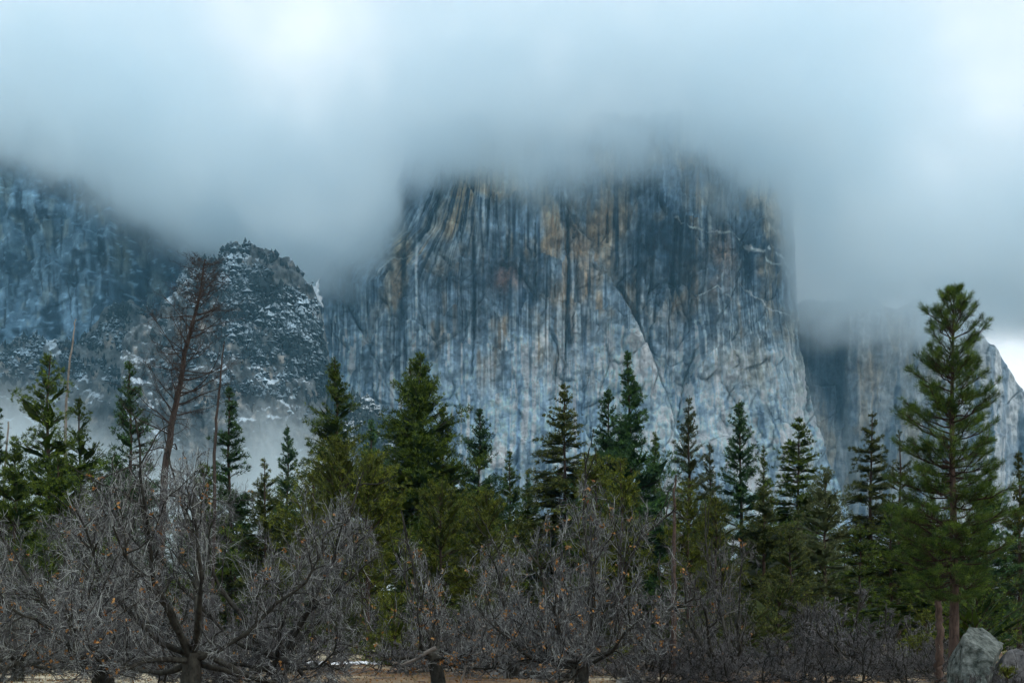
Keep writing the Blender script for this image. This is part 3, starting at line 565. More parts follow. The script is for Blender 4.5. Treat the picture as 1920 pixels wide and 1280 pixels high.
# ------------------------------------------------------------------ conifers
PINE = ((0.007, 0.022, 0.006), (0.145, 0.200, 0.030)); TEAL = ((0.006, 0.022, 0.011), (0.085, 0.165, 0.046))
OLIVE = ((0.018, 0.030, 0.007), (0.200, 0.225, 0.036)); FIRC = ((0.012, 0.024, 0.008), (0.150, 0.165, 0.040)); PALE = ((0.050, 0.070, 0.030), (0.190, 0.205, 0.095))
BROWNG = ((0.024, 0.036, 0.018), (0.130, 0.142, 0.055))

def needles(rng, c, d, n, ln, wd, cols, spread=0.9):
    """needle tufts: centres c (m,3), pointing d (m,3); n slim triangles each -> V, F, colours"""
    m = len(c); dd = nrm(d[:, None] + spread * rng.normal(size=(m, n, 3))); ln = np.broadcast_to(np.asarray(ln, float).reshape(-1, 1), (m, 1)); wd = np.broadcast_to(np.asarray(wd, float).reshape(-1, 1), (m, 1)); l_ = (ln * rng.uniform(.65, 1.15, (m, n)))[..., None]
    side = nrm(np.cross(dd, rng.normal(size=(m, n, 3)))) * (wd * rng.uniform(.7, 1.3, (m, n)))[..., None]
    b = c[:, None] + 0.12 * ln[..., None] * rng.normal(size=(m, n, 3)); tip = b + dd * l_; mid_ = b + dd * l_ * 0.35
    V = np.stack([b, mid_ + side, tip, ], 2).reshape(-1, 3)
    Fa = np.arange(m * n * 3).reshape(-1, 3)
    k = np.clip(rng.beta(1.3, 2.6, (m, 1)) + 0.16 * rng.normal(size=(m, n)), 0, 1)[..., None]
    C = np.array(cols[0]) * (1 - k) + np.array(cols[1]) * k
    return V, Fa, np.repeat(C.reshape(-1, 3), 3, 0)

def conifer_parts(rng, H, R, cb, cols, style='pine', dens=1.0, det=1.0, lean=(0, 0), tops=1, gap=0.12):
    """trunk (with limbs) and foliage of one conifer, height H, crown radius R, crown base fraction cb"""
    K = 14; tz = np.linspace(0, 1, K); tr = np.stack([lean[0] * tz + 0.012 * H * pn(tz * 3, tz * 0 + rng.uniform(0, 90), 7), lean[1] * tz, H * tz], -1)
    r0 = 0.011 * H + 0.06; wood = [tubes(tr[None], r0, 0.015 + 0.001 * H, 7)]
    nb = int((46 + 6.2 * H * (1 - cb)) * (1.15 if style == 'fir' else 1.0)); h = cb + (0.985 - cb) * rng.uniform(0, 1, nb) ** 0.92
    wh = 0.45 / H * (2.0 if style == 'fir' else 1.3); h = np.round(h / wh) * wh + rng.normal(size=nb) * wh * 0.13; h = np.clip(h, cb, 0.985)
    keep = rng.uniform(size=nb) > gap; h = h[keep]; nb = len(h)
    t = (h - cb) / (1 - cb); az = rng.uniform(0, 2 * math.pi, nb)
    if style == 'fir': prof = (1 - t) ** 0.80 * 0.97 + 0.03
    elif style == 'round': prof = np.sqrt(np.clip(1 - (t * 1.05) ** 2.2, 0, 1)) * 0.95 + 0.05
    elif style == 'spire': prof = np.where(t > .62, (1 - t) * 0.55 + 0.04, 0.25 + 2.2 * (0.62 - t)); prof = np.clip(prof, 0, 1)
    else: prof = np.clip((1 - t) ** 0.85 * 1.02, 0, 1) * (0.7 + 0.3 * sst(0, .2, t)) + 0.035
    lop = 1 + 0.30 * pn(az / 1.3 + h * 5, h * 7 + rng.uniform(0, 50), 3) + 0.16 * pn(h * 26, h * 0 + rng.uniform(0, 50), 5)
    L = R * prof * np.clip(lop, .45, 1.5) * rng.uniform(.60, 1.12, nb)
    el = {'fir': 0.12 + 0.75 * t ** 2.5, 'pine': -0.10 + 0.95 * t ** 1.3, 'round': 0.15 + 0.8 * t, 'spire': -0.1 + 0.9 * t}[style] + 0.14 * rng.normal(size=nb)
    base = np.stack([np.interp(h, tz, tr[:, k]) for k in range(3)], -1)
    d = np.stack([np.cos(az) * np.cos(el), np.sin(az) * np.cos(el), np.sin(el)], -1)
    Kb = 5; s = np.linspace(0, 1, Kb); bend = {'fir': -0.24, 'pine': 0.10, 'round': 0.12, 'spire': 0.05}[style]
    P = base[:, None] + d[:, None] * (L[:, None] * s[None])[..., None]; P[..., 2] += (bend * L[:, None] * s[None] ** 2)
    P += 0.035 * L[:, None, None] * rng.normal(size=P.shape) * s[None, :, None]
    wood.append(tubes(P, 0.012 + 0.012 * L, 0.006, 3))
    # sprays along each limb
    cnt = np.maximum(4, (dens * (5 + 3.9 * L)).astype(int)); bi = np.repeat(np.arange(nb), cnt); u = rng.uniform(0, 1, len(bi)) ** (0.62 if style != 'fir' else 0.8)
    u = 0.12 + 0.9 * u; q = np.clip(u, 0, 1) * (Kb - 1); i0 = np.minimum(q.astype(int), Kb - 2); fr = (q - i0)[:, None]
    c = P[bi, i0] * (1 - fr) + P[bi, i0 + 1] * fr; dirb = nrm(P[bi, -1] - P[bi, 0])
    lat = nrm(np.cross(dirb, np.array([0, 0, 1.0]))); wdt = (0.30 * L[bi] * np.sin(np.clip(u, 0, 1) * 2.6) + 0.12)
    c = c + lat * (wdt * rng.uniform(-1, 1, len(bi)))[:, None]; c[:, 2] += (0.07 if style == 'fir' else 0.16) * wdt * rng.normal(size=len(bi)) + 0.05
    dd = nrm(dirb + 0.7 * lat * rng.normal(size=(len(bi), 1)) + np.array([0, 0, 0.45 if style != 'fir' else -0.05]))
    nl = {'fir': 9, 'pine': 9, 'round': 9, 'spire': 9}[style]; nl = max(4, int(nl * det))
    V, Fa, C = needles(rng, c, dd, nl, 0.54 * (H / 30) ** .5 * (1 - .5 * t[bi] ** 1.5), 0.086 * (H / 30) ** .5 * (1 - .35 * t[bi]), cols, 0.75 if style != 'fir' else 0.5)
    # broad inner boughs closing the crown, its inner shade put into their dark colour
    kb = 5 if style != 'round' else 3; bi2 = np.repeat(np.arange(nb), kb); m2 = len(bi2); a_ = rng.uniform(.0, .35, m2)[:, None]; dB = (P[bi2, -1] - P[bi2, 0]); A0 = P[bi2, 0] + dB * a_; B0 = P[bi2, 0] + dB * rng.uniform(.55, .9, m2)[:, None]; lt = nrm(np.cross(dB, np.array([0, 0, 1.0])) + .4 * rng.normal(size=(m2, 3))) * (rng.uniform(.10, .24, m2) * L[bi2] * (.5 if style == 'round' else 1))[:, None]
    Vi = np.stack([A0 + .04 * L[bi2][:, None] * rng.normal(size=(m2, 3)), (A0 + B0) / 2 + lt * rng.choice([-1, 1], (m2, 1)), B0 + .06 * L[bi2][:, None] * rng.normal(size=(m2, 3))], 1).reshape(-1, 3)
    ki = (.25 * rng.uniform(0, 1, (m2, 1))); Ci = np.repeat(np.array(cols[0]) * (1 - ki) + np.array(cols[1]) * ki, 3, 0)
    Fa = np.concatenate([Fa, np.arange(m2 * 3).reshape(-1, 3) + len(V)]); V = np.concatenate([V, Vi]); C = np.concatenate([C, Ci])
    # tip tuft
    tp = tr[-1][None] + np.array([[0, 0, .05], [0, 0, -.3], [.1, 0, -.6], [-.1, 0, -.9]]) * (H / 30)
    V2, F2, C2 = needles(rng, tp, np.tile([[0, 0, 1.0]], (4, 1)), 9, 0.34 * (H / 30) ** .5, 0.035, cols, 0.5)
    return join(wood), (np.concatenate([V, V2]), np.concatenate([Fa, F2 + len(V)]), np.concatenate([C, C2]))

def conifer(name, px, top, halfw, Y, label, cols=PINE, style='pine', cb=None, seed=0, dens=1.0, group=None, lean=0.0, bottom=None, det=1.0, gap=0.12, bark=None):
    """px, top: photo position of the tip; halfw: half width of the crown in photo pixels; bottom: row where the crown ends"""
    rng = np.random.default_rng(1000 + seed); x = (px - 960) / F * Y; z0 = float(gz(x, Y)); H = at(px, top, Y)[2] - z0
    R = 2.2 * halfw / F * Y; zb = at(px, bottom + 0.62 * (1190 - bottom), Y)[2] - z0 if bottom else 0.12 * H
    cb = np.clip(zb / H, 0.04, 0.8) if cb is None else cb
    (wv, wf), (fv, ff, fc_) = conifer_parts(rng, H, R, cb, cols, style, dens, det, (lean / F * Y, 0), gap=gap)
    t = thing(name, (x - lean / F * Y, Y, z0), label, 'tree', group)
    obj('trunk', mk_mesh('trunk', wv, wf, smooth=True), bark or M_BARK, t); obj('crown', mk_mesh('crown', fv, ff, fc_), M_LEAF, t)
    return t

#         px   top  half  Y   label                                                                       colours style seed kw
TREES = [(95, 665, 74, 118, 'broad ragged green pine at far left against white mist', PINE, 'pine', 1, dict(bottom=905, gap=0.42, dens=1.3, lean=14)),
         (150, 745, 52, 132, 'ragged pine leaning right beside the bleached snag at far left', PINE, 'pine', 61, dict(bottom=905, gap=0.45)),
         (245, 676, 44, 128, 'narrow green pine left of the tall dead pine', TEAL, 'pine', 2, dict(bottom=905, gap=0.2)),
         (429, 722, 34, 140, 'slim blue green pine right of the tall dead pine', TEAL, 'pine', 3, dict(bottom=900, gap=0.2)),
         (538, 798, 27, 230, 'small slender pine standing alone against white mist', TEAL, 'pine', 4, dict(bottom=925, gap=0.2)),
         (628, 673, 58, 165, 'tall dark pine with ragged tufts above olive trees', PINE, 'pine', 5, dict(bottom=930, gap=0.16, dens=1.1)),
         (694, 785, 34, 205, 'short dark pine between two taller dark pines', TEAL, 'pine', 6, dict(bottom=930)),
         (788, 662, 84, 150, 'massive dense dark pine at the centre left', PINE, 'pine', 7, dict(bottom=1060, dens=1.45, gap=0.05)),
         (768, 682, 40, 154, 'slim pine top rising just left of the massive dark pine', PINE, 'pine', 8, dict(bottom=930)),
         (829, 762, 46, 152, 'bushy pine crowding the right side of the massive dark pine', PINE, 'pine', 9, dict(bottom=1000)),
         (897, 768, 44, 185, 'slender dark teal pine right of the massive dark pine', TEAL, 'pine', 10, dict(bottom=1000)),
         (955, 845, 28, 190, 'small bright green pine between dark pine and layered fir', PINE, 'pine', 11, dict(bottom=1000)),
         (991, 884, 18, 210, 'tiny narrow pine at the left foot of the layered fir', TEAL, 'pine', 12, dict(bottom=1010)),
         (1061, 722, 66, 160, 'layered fir with drooping tiers in front of the granite wall', FIRC, 'fir', 13, dict(bottom=985, dens=1.25, gap=0.10)),
         (1139, 728, 44, 168, 'left half of the twin dark pines below the granite wall', TEAL, 'pine', 14, dict(bottom=1000)),
         (1179, 659, 72, 160, 'tallest dark pine with a slim spire beside its twin', TEAL, 'spire', 15, dict(bottom=1010, dens=1.4, gap=0.04)),
         (1226, 812, 30, 175, 'short green pine hugging the right foot of the spired pine', PINE, 'pine', 16, dict(bottom=1000)),
         (1292, 745, 40, 165, 'sparse dark pine with visible trunk before the granite apron', BROWNG, 'pine', 17, dict(bottom=990, gap=0.38)),
         (1331, 832, 30, 178, 'narrow grey green pine right of the sparse dark pine', BROWNG, 'pine', 18, dict(bottom=1020, gap=0.25)),
         (1388, 752, 42, 160, 'open tiered dark pine below the pale apron of the wall', TEAL, 'pine', 19, dict(bottom=1010, gap=0.24)),
         (1432, 834, 22, 190, 'thin young pine squeezed between two bigger pines', PINE, 'pine', 20, dict(bottom=1000, gap=0.3)),
         (1497, 784, 62, 155, 'broad cone shaped green fir left of the pale green fir', PINE, 'fir', 21, dict(bottom=1030, dens=1.2, gap=0.06)),
         (1546, 878, 58, 130, 'pale green feathery conifer in front of the broad green fir', PALE, 'pine', 22, dict(bottom=1120, dens=0.95, gap=0.12)),
         (1632, 775, 56, 140, 'olive green fir with pointed top left of the tallest pine', FIRC, 'fir', 23, dict(bottom=1080, dens=1.1)),
         (1686, 808, 40, 135, 'sparse reddish trunked pine just left of the tallest pine', FIRC, 'pine', 24, dict(bottom=1060, gap=0.42)),
         (638, 828, 52, 110, 'rounded olive evergreen below the tall ragged pine', OLIVE, 'round', 25, dict(bottom=1020)),
         (586, 880, 44, 118, 'low olive evergreen at the left end of the olive clump', OLIVE, 'round', 26, dict(bottom=1010)),
         (690, 852, 44, 108, 'yellow green evergreen left of the massive dark pine', OLIVE, 'round', 27, dict(bottom=1040)),
         (826, 915, 44, 115, 'olive evergreen at the right foot of the massive dark pine', OLIVE, 'round', 28, dict(bottom=1050)),
         (912, 922, 40, 112, 'bright olive rounded evergreen left of centre behind bare oaks', OLIVE, 'round', 29, dict(bottom=1030)),
         (1120, 850, 34, 128, 'yellow olive evergreen at the left foot of the twin pines', OLIVE, 'round', 30, dict(bottom=1000)),
         (1164, 858, 30, 125, 'small olive evergreen under the spired pine', OLIVE, 'round', 31, dict(bottom=990)),
         (1342, 932, 26, 118, 'yellow green bush topped evergreen below the narrow pine', OLIVE, 'round', 32, dict(bottom=1010)),
         (1290, 900, 30, 122, 'olive evergreen below the sparse dark pine', OLIVE, 'round', 33, dict(bottom=1010)),
         (1482, 990, 46, 100, 'mid green conifer beside the pale green feathery conifer', FIRC, 'pine', 34, dict(bottom=1170, dens=1.1)),
         (1612, 985, 44, 105, 'dark green conifer low between olive fir and pale fir', PINE, 'fir', 35, dict(bottom=1150, dens=1.1)),
         (1672, 930, 40, 92, 'bright green young conifer at the left side of the tallest pine', PINE, 'fir', 36, dict(bottom=1140, dens=1.1)),
         (1850, 900, 60, 95, 'dark conifer filling the gap right of the tallest pine', TEAL, 'pine', 37, dict(bottom=1170, dens=1.2)),
         (1912, 850, 36, 100, 'olive conifer cut by the right edge of the picture', FIRC, 'pine', 38, dict(bottom=1160)),
         (1742, 985, 56, 88, 'dark low conifer right behind the trunk of the tallest pine', PINE, 'fir', 39, dict(bottom=1175, dens=1.2)),
         (-6, 752, 26, 120, 'dark pine cut by the left edge of the picture', TEAL, 'pine', 40, dict(bottom=950, gap=0.2)),
         (28, 830, 52, 105, 'dark green conifer low at the left edge', PINE, 'pine', 41, dict(bottom=1020, dens=1.2)),
         (110, 850, 62, 112, 'dense dark conifer under the ragged pine at far left', PINE, 'pine', 42, dict(bottom=1030, dens=1.2)),
         (215, 850, 50, 120, 'low green conifer under the narrow pine at left', TEAL, 'pine', 43, dict(bottom=1040)),
         (380, 870, 48, 125, 'low green conifer behind the oak twigs right of the dead pine', PINE, 'pine', 44, dict(bottom=1040)),
         (497, 862, 38, 135, 'low olive conifer left of the small slender pine', FIRC, 'pine', 45, dict(bottom=1030))]
for px, top, hw, Y, lab, cols, style, sd, kw in TREES:
    nm = {'pine': 'pine_tree', 'fir': 'fir_tree', 'round': 'evergreen_tree', 'spire': 'pine_tree'}[style]
    conifer(nm, px, top, hw, Y, lab, cols, style, seed=sd, **kw)

# dark filler conifers low behind the oaks: a few models, many copies
def copy_tree(t, loc, rz, sc, label=None):
    c = t.copy(); COL.objects.link(c); c.location = loc; c.rotation_euler = (0, 0, rz); c.scale = sc
    if label: c['label'] = label
    for ch in t.children:
        d = ch.copy(); COL.objects.link(d); d.parent = c
        for g2 in ch.children:
            e = g2.copy(); COL.objects.link(e); e.parent = d
    return c
def place(px):
    for x, w in ((150, 'at the left edge behind the bare oaks'), (330, 'behind the far left bare oak'), (470, 'behind the largest bare oak'), (620, 'behind the bare oak with pale tangled twigs'), (760, 'between the olive evergreens and the massive dark pine'), (960, 'behind the small stubby bare oak'), (1120, 'behind the wide rounded bare oak'), (1270, 'beside the slim reddish trunk'), (1440, 'behind the many stemmed bare oak'), (1580, 'below the pale green feathery conifer'), (1730, 'left of the tallest pine')):
        if px < x: return w
    return 'behind the boulders at right'
rng = np.random.default_rng(77); protos = []
FILL = [(px + rng.uniform(-14, 14), rng.uniform(905, 1060) if not 700 < px < 900 else rng.uniform(980, 1070), rng.uniform(120, 240)) for px in np.arange(-30, 1960, 31)]
for k, (px, top, Y) in enumerate(FILL):
    x = (px - 960) / F * Y; z0 = float(gz(x, Y)); H = at(px, top, Y)[2] - z0
    if k < 3:
        t = conifer('conifer', px, top, 46, Y, 'low dark conifer in the shadowed mass behind the bare oaks', (PINE, TEAL, FIRC)[k], ('pine', 'fir', 'pine')[k], seed=200 + k, group='dark conifers behind the bare oaks', cb=0.05, dens=1.1); protos.append((t, H))
    else:
        t, H0 = protos[k % 3]; t = copy_tree(t, (x, Y, z0), rng.uniform(0, 6.28), (H / H0 * rng.uniform(.95, 1.35),) * 2 + (H / H0,))
    t['label'] = 'low dark conifer in the shadowed mass ' + place(px); t['group'] = 'dark conifers ' + place(px)

# ------------------------------------------------------------------ the tall pine at the right, limb by limb
def hero_pine():
    rng = np.random.default_rng(4242); Y = 47.0; px = 1787; x = (px - 960) / F * Y; z0 = float(gz(x, Y)); H = at(px, 540, Y)[2] - z0; k_ = Y / F
    root = thing('pine_tree', (x, Y, z0), 'tallest pine at right with tufted upswept limbs and bare lower trunk', 'tree')
    tz = np.linspace(0, 1, 24); tr = np.stack([0.05 * np.sin(tz * 7), 0.04 * np.cos(tz * 5), H * tz], -1)
    V, Q = tubes(tr[None], 0.19, 0.018, 12, rng, 0.02); obj('trunk', mk_mesh('trunk', V, Q, smooth=True), M_RBARK, root)
    prof_y = np.array([540, 575, 600, 650, 700, 760, 820, 880, 940, 1000, 1050, 1090, 1125]); prof_r = np.array([6, 26, 42, 66, 70, 80, 90, 102, 112, 118, 114, 98, 66]) * k_
    rows = []; y = 560.0
    while y < 1120: rows.append(y); y += rng.uniform(8, 20) + (y - 540) * 0.004
    for yy in rows:
        nb = 3 + int(rng.uniform(0, 2.3)) + (yy > 700) + (yy > 850); a0 = rng.uniform(0, 6.28)
        for b in range(nb):
            h = at(0, yy + rng.uniform(-5, 5), Y)[2] - z0; t = (yy - 540) / 580; az = a0 + b * 6.283 / nb + rng.uniform(-.4, .4)
            L = float(np.interp(yy, prof_y, prof_r)) * rng.uniform(.5, 1.15) * (1.12 if math.cos(az) < 0 else 1.0); el = 0.85 - 0.95 * t ** 0.7 + rng.normal() * .12
            base = np.array([np.interp(h / H, tz, tr[:, q]) for q in range(3)]); d = np.array([math.cos(az) * math.cos(el), math.sin(az) * math.cos(el), math.sin(el)])
            s = np.linspace(0, 1, 7); P = base + d * (L * s)[:, None]; P[:, 2] += (0.22 - 0.10 * t) * L * s ** 2.2 - 0.10 * t * L * np.sin(s * 3.1); P[1:] += 0.02 * L * rng.normal(size=(6, 3))
            wood = [tubes(P[None], 0.010 + 0.016 * L, 0.008, 5)]
            ns = max(3, int(4 + 9.5 * L)); u = rng.uniform(.28 if L > .8 else .12, .95, ns); q = u * 6; i0 = np.minimum(q.astype(int), 5); fr = (q - i0)[:, None]
            st = P[i0] * (1 - fr) + P[i0 + 1] * fr; lat = nrm(np.cross(d, [0, 0, 1.0])); sg = rng.choice([-1, 1], ns)[:, None]
            sd = nrm(d * 0.9 + lat * sg * rng.uniform(.4, 1.1, (ns, 1)) + np.array([0, 0, .28]) + .15 * rng.normal(size=(ns, 3)))
            sl = (0.18 + 0.34 * L * (1 - u * .75)) * rng.uniform(.6, 1.1, ns); SP = grow(rng, st, sd, sl, 4, .10, .10); wood.append(tubes(SP, 0.009, 0.005, 3))
            tips = np.concatenate([P[-1:], SP[:, -1], SP[:, 2], P[5:6]]); dirs = np.concatenate([nrm(P[-1:] - P[-2:-1]), nrm(SP[:, -1] - SP[:, -2]), nrm(SP[:, 2] - SP[:, 1]), nrm(P[5:6] - P[4:5])])
            keep = np.concatenate([[True], rng.uniform(size=ns) < .97, rng.uniform(size=ns) < .6, [True]]); tips, dirs = tips[keep], dirs[keep]
            V, Q = join(wood); br = obj('branch', mk_mesh('branch', V, Q, smooth=True), M_BARK, root)
            nv, nf, nc = needles(rng, tips, nrm(dirs + [0, 0, .15]), 24, 0.215, 0.0095, ((0.010, 0.034, 0.010), (0.150, 0.215, 0.040)), .62)
            obj('needles', mk_mesh('needles', nv, nf, nc), M_LEAF, br)
    nv, nf, nc = needles(rng, np.array([tr[-1], tr[-1] - [0, 0, .08], tr[-1] - [.0, 0, .17]]) + [[0, 0, 0], [.03, 0, 0], [-.03, 0, 0]], np.tile([[0, 0, 1.0]], (3, 1)), 40, .25, .0075, ((0.022, 0.046, 0.020), (0.085, 0.110, 0.036)), .7)
    for k in range(12):
        h = at(0, rng.uniform(1085, 1215), Y)[2] - z0; az = rng.uniform(0, 6.28); B = grow(rng, np.array([[.1 * math.cos(az), .1 * math.sin(az), h]]), np.array([[math.cos(az), math.sin(az), -.1]]), np.array([rng.uniform(.2, .9)]), 6, .16); v, q = tubes(B, .018, .006, 4); obj('dead_stub', mk_mesh('dead_stub', v, q, smooth=True), M_DEAD, root)
    obj('crown_tip', mk_mesh('crown_tip', nv, nf, nc), M_LEAF, root)
hero_pine()

# ------------------------------------------------------------------ dead pines
def snag(name, pts, Y, w0, w1, label, nbr, blen, mat, seed, part_mat=None, el0=0.15, twigs=5):
    """standing dead trunk through photo points (bottom to top), widths in photo pixels"""
    rng = np.random.default_rng(seed); k = Y / F; bx = (pts[0][0] - 960) * k; z0 = float(gz(bx, Y))
    P = np.array([at(a, b, Y) for a, b in pts]); P[0, 2] = z0 - 0.1; P = P - [bx, Y, z0]
    t = np.linspace(0, 1, len(P)); tt = np.linspace(0, 1, 22); P = np.stack([np.interp(tt, t, P[:, q]) for q in range(3)], -1); P[1:, :2] += 0.10 * w0 * k * rng.normal(size=(21, 2))
    root = thing(name, (bx, Y, z0), label, 'dead tree')
    V, Q = tubes(P[None], w0 * k / 2, w1 * k / 2, 9, rng, .05); obj('trunk', mk_mesh('trunk', V, Q, smooth=True), mat, root)
    for b in range(nbr):
        s = 0.30 + 0.69 * (b + rng.uniform()) / nbr; q = s * 21; i = min(int(q), 20); st = P[i] * (1 - (q - i)) + P[i + 1] * (q - i)
        L = blen * k * (1.08 - s) ** .55 * rng.uniform(.45, 1.1); az = rng.uniform(0, 6.283); el = el0 + rng.normal() * .22
        d = np.array([[math.cos(az) * math.cos(el), math.sin(az) * math.cos(el), math.sin(el)]]); B = grow(rng, st[None], d, np.array([L]), 9, .14, .07)
        w = [tubes(B, max(.010, .0125 * L), .004, 4)]
        if twigs:
            ii = rng.integers(2, 8, twigs); T1 = grow(rng, B[0, ii], nrm(B[0, ii + 0] - B[0, ii - 1]) + .7 * rng.normal(size=(twigs, 3)), L * rng.uniform(.2, .5, twigs), 6, .2, .06); w.append(tubes(T1, .008, .003, 3))
            jj = rng.integers(1, 5, (twigs, 3)); S2 = T1[np.arange(twigs)[:, None], jj].reshape(-1, 3); T2 = grow(rng, S2, rng.normal(size=(twigs * 3, 3)), L * rng.uniform(.08, .22, twigs * 3), 4, .2, .05); w.append(tubes(T2, .006, .003, 3))
        V, Q = join(w); obj('branch', mk_mesh('branch', V, Q, smooth=True), part_mat or mat, root)
    return root
snag('dead_pine', [(296, 1240), (305, 900), (322, 800), (340, 700), (360, 610), (375, 550), (386, 486)], 78, 16, 2.2, 'tall dead brown pine with bare curving branches in front of the snowy ridge', 110, 165, M_DEAD, 501, twigs=12)
snag('dead_snag', [(118, 1240), (124, 760), (128, 700), (136, 640), (142, 598)], 124, 6, 2, 'thin bleached snag rising from the ragged pine at far left', 9, 40, M_PALE, 502, M_DEAD, twigs=2)
snag('dead_snag', [(398, 1240), (402, 850), (410, 740), (420, 640)], 96, 8, 2, 'thin bare snag close right of the tall dead pine', 12, 34, M_DEAD, 503, twigs=2)
snag('dead_snag', [(4, 1230), (8, 900), (16, 790)], 126, 6, 3, 'short pale snag at the left edge of the picture', 4, 26, M_PALE, 504, twigs=2)
snag('dead_pine', [(1263, 1262), (1262, 1100), (1264, 1000), (1266, 890)], 68, 13, 3, 'slim reddish bare trunk between the centre oak and right oak', 26, 60, M_RBARK, 505, M_BRUSH, twigs=4)
snag('broken_trunk', [(1762, 1300), (1760, 1240), (1763, 1170), (1759, 1118)], 54, 17, 12, 'reddish broken trunk standing left of the tall pine trunk', 10, 20, M_RBARK, 506, M_PALE, twigs=2)

# ------------------------------------------------------------------ bare oaks
def oak_parts(rng, R, H, trunk_h, r_tr, stems=1, counts=(8, 11, 10, 8), tilt=0.0, sides=(8, 5, 3, 3), low=0.0, upf=1.0):
    """bare crooked oak, crown radius R and height H -> trunk, list of limbs, twigs, twig tips"""
    base = np.zeros((stems, 3)); base[:, :2] = rng.normal(size=(stems, 2)) * (0.25 if stems > 1 else 0)
    d0 = np.array([[tilt, 0, 1.0]]) + (0.45 if stems > 1 else .08) * rng.normal(size=(stems, 3)) * [1, 1, 0]
    T = grow(rng, base - [0, 0, .15], d0, np.full(stems, trunk_h), 7, .12, .05); tv, tq = tubes(T, r_tr / stems ** .5, r_tr * .72 / stems ** .5, sides[0] + 2, rng, .07)
    n1 = counts[0]; az = np.arange(n1) * 6.283 / n1 * 1.0 + rng.uniform(-.35, .35, n1); st = T[np.arange(n1) % stems, rng.integers(4, 7, n1)]
    el = np.linspace(-low, 1.12, n1)[rng.permutation(n1)] * upf; d = np.stack([np.cos(az) * np.cos(el), np.sin(az) * np.cos(el), np.sin(el)], -1)
    reach = 1 / np.sqrt((np.cos(el) / R) ** 2 + (np.sin(np.maximum(el, 0)) / (H - trunk_h)) ** 2); L1 = reach * rng.uniform(.72, .95, n1)
    P1 = grow(rng, st, d, L1 * 1.08, 11, .17, .02)
    def kids(P, n, lo, lr, K, wig, up, spread):
        m, Kp, _ = P.shape; t = lo + (0.99 - lo) * rng.uniform(0, 1, (m, n)) ** .85; q = t * (Kp - 1); i = np.minimum(q.astype(int), Kp - 2); fr = (q - i)[..., None]; a = np.arange(m)[:, None]
        s_ = (P[a, i] * (1 - fr) + P[a, i + 1] * fr).reshape(-1, 3); dd = nrm(P[a, i + 1] - P[a, i]).reshape(-1, 3)
        dd = nrm(dd + spread * rng.normal(size=dd.shape)); Lp = np.linalg.norm(np.diff(P, axis=1), axis=-1).sum(1)
        Lc = (Lp[:, None] * lr * (1.15 - .6 * t) * rng.uniform(.6, 1.2, (m, n))).reshape(-1); return grow(rng, s_, dd, Lc, K, wig, up)
    P2 = kids(P1, counts[1], .18, .46, 8, .26, .02, .85); P3 = kids(P2, counts[2], .12, .46, 5, .24, .0, .8); P4 = kids(P3, counts[3], .08, .55, 3, .22, -.01, .75)
    tp = P4[:, -1]; kx = R / np.percentile(np.hypot(tp[:, 0], tp[:, 1]), 95); kz = (H - trunk_h) / max(np.percentile(tp[:, 2], 98.5) - trunk_h, .5)
    for A in (P1, P2, P3, P4): A[..., :2] *= kx; A[..., 2] = np.where(A[..., 2] > trunk_h, trunk_h + (A[..., 2] - trunk_h) * kz, A[..., 2])
    T[..., :2] *= kx; trunks = [tubes(T[k:k + 1], r_tr / stems ** .5, r_tr * .72 / stems ** .5, sides[0] + 2, rng, .07) for k in range(stems)]
    limbs = [tubes(P1[k:k + 1], r_tr * rng.uniform(.24, .40), .022, sides[1] + 1, rng, .05) for k in range(n1)]
    def inside(P):
        e = P[:, -1] if P.ndim == 3 else P; return ((e[:, 0] / (R * 1.06)) ** 2 + (e[:, 1] / (R * 1.06)) ** 2 + (np.maximum(e[:, 2] - trunk_h * .8, 0) / (H - trunk_h * .8) / 1.02) ** 2 < 1) & (e[:, 2] > .12)
    P3, P4 = P3[inside(P3)], P4[inside(P4)]
    bv = tubes(P2, .032, .012, sides[2]); fine = join([tubes(P3, .010, .0055, 3), tubes(P4, .0060, .003, 3)])
    return trunks, limbs, bv, fine, P4[:, -1]

def leaf_quads(rng, c, size):
    n = len(c); a = nrm(rng.normal(size=(n, 3))); b = nrm(np.cross(a, rng.normal(size=(n, 3)))); s_ = (size * rng.uniform(.6, 1.3, n))[:, None]
    V = np.stack([c - a * s_, c + b * s_ * .55, c + a * s_, c - b * s_ * .55], 1).reshape(-1, 3); k = rng.uniform(0, 1, (n, 1))
    C = np.array((0.16, 0.065, 0.022)) * (1 - k) + np.array((0.42, 0.25, 0.11)) * k; return V, np.arange(n * 4).reshape(-1, 4), np.repeat(C, 4, 0)

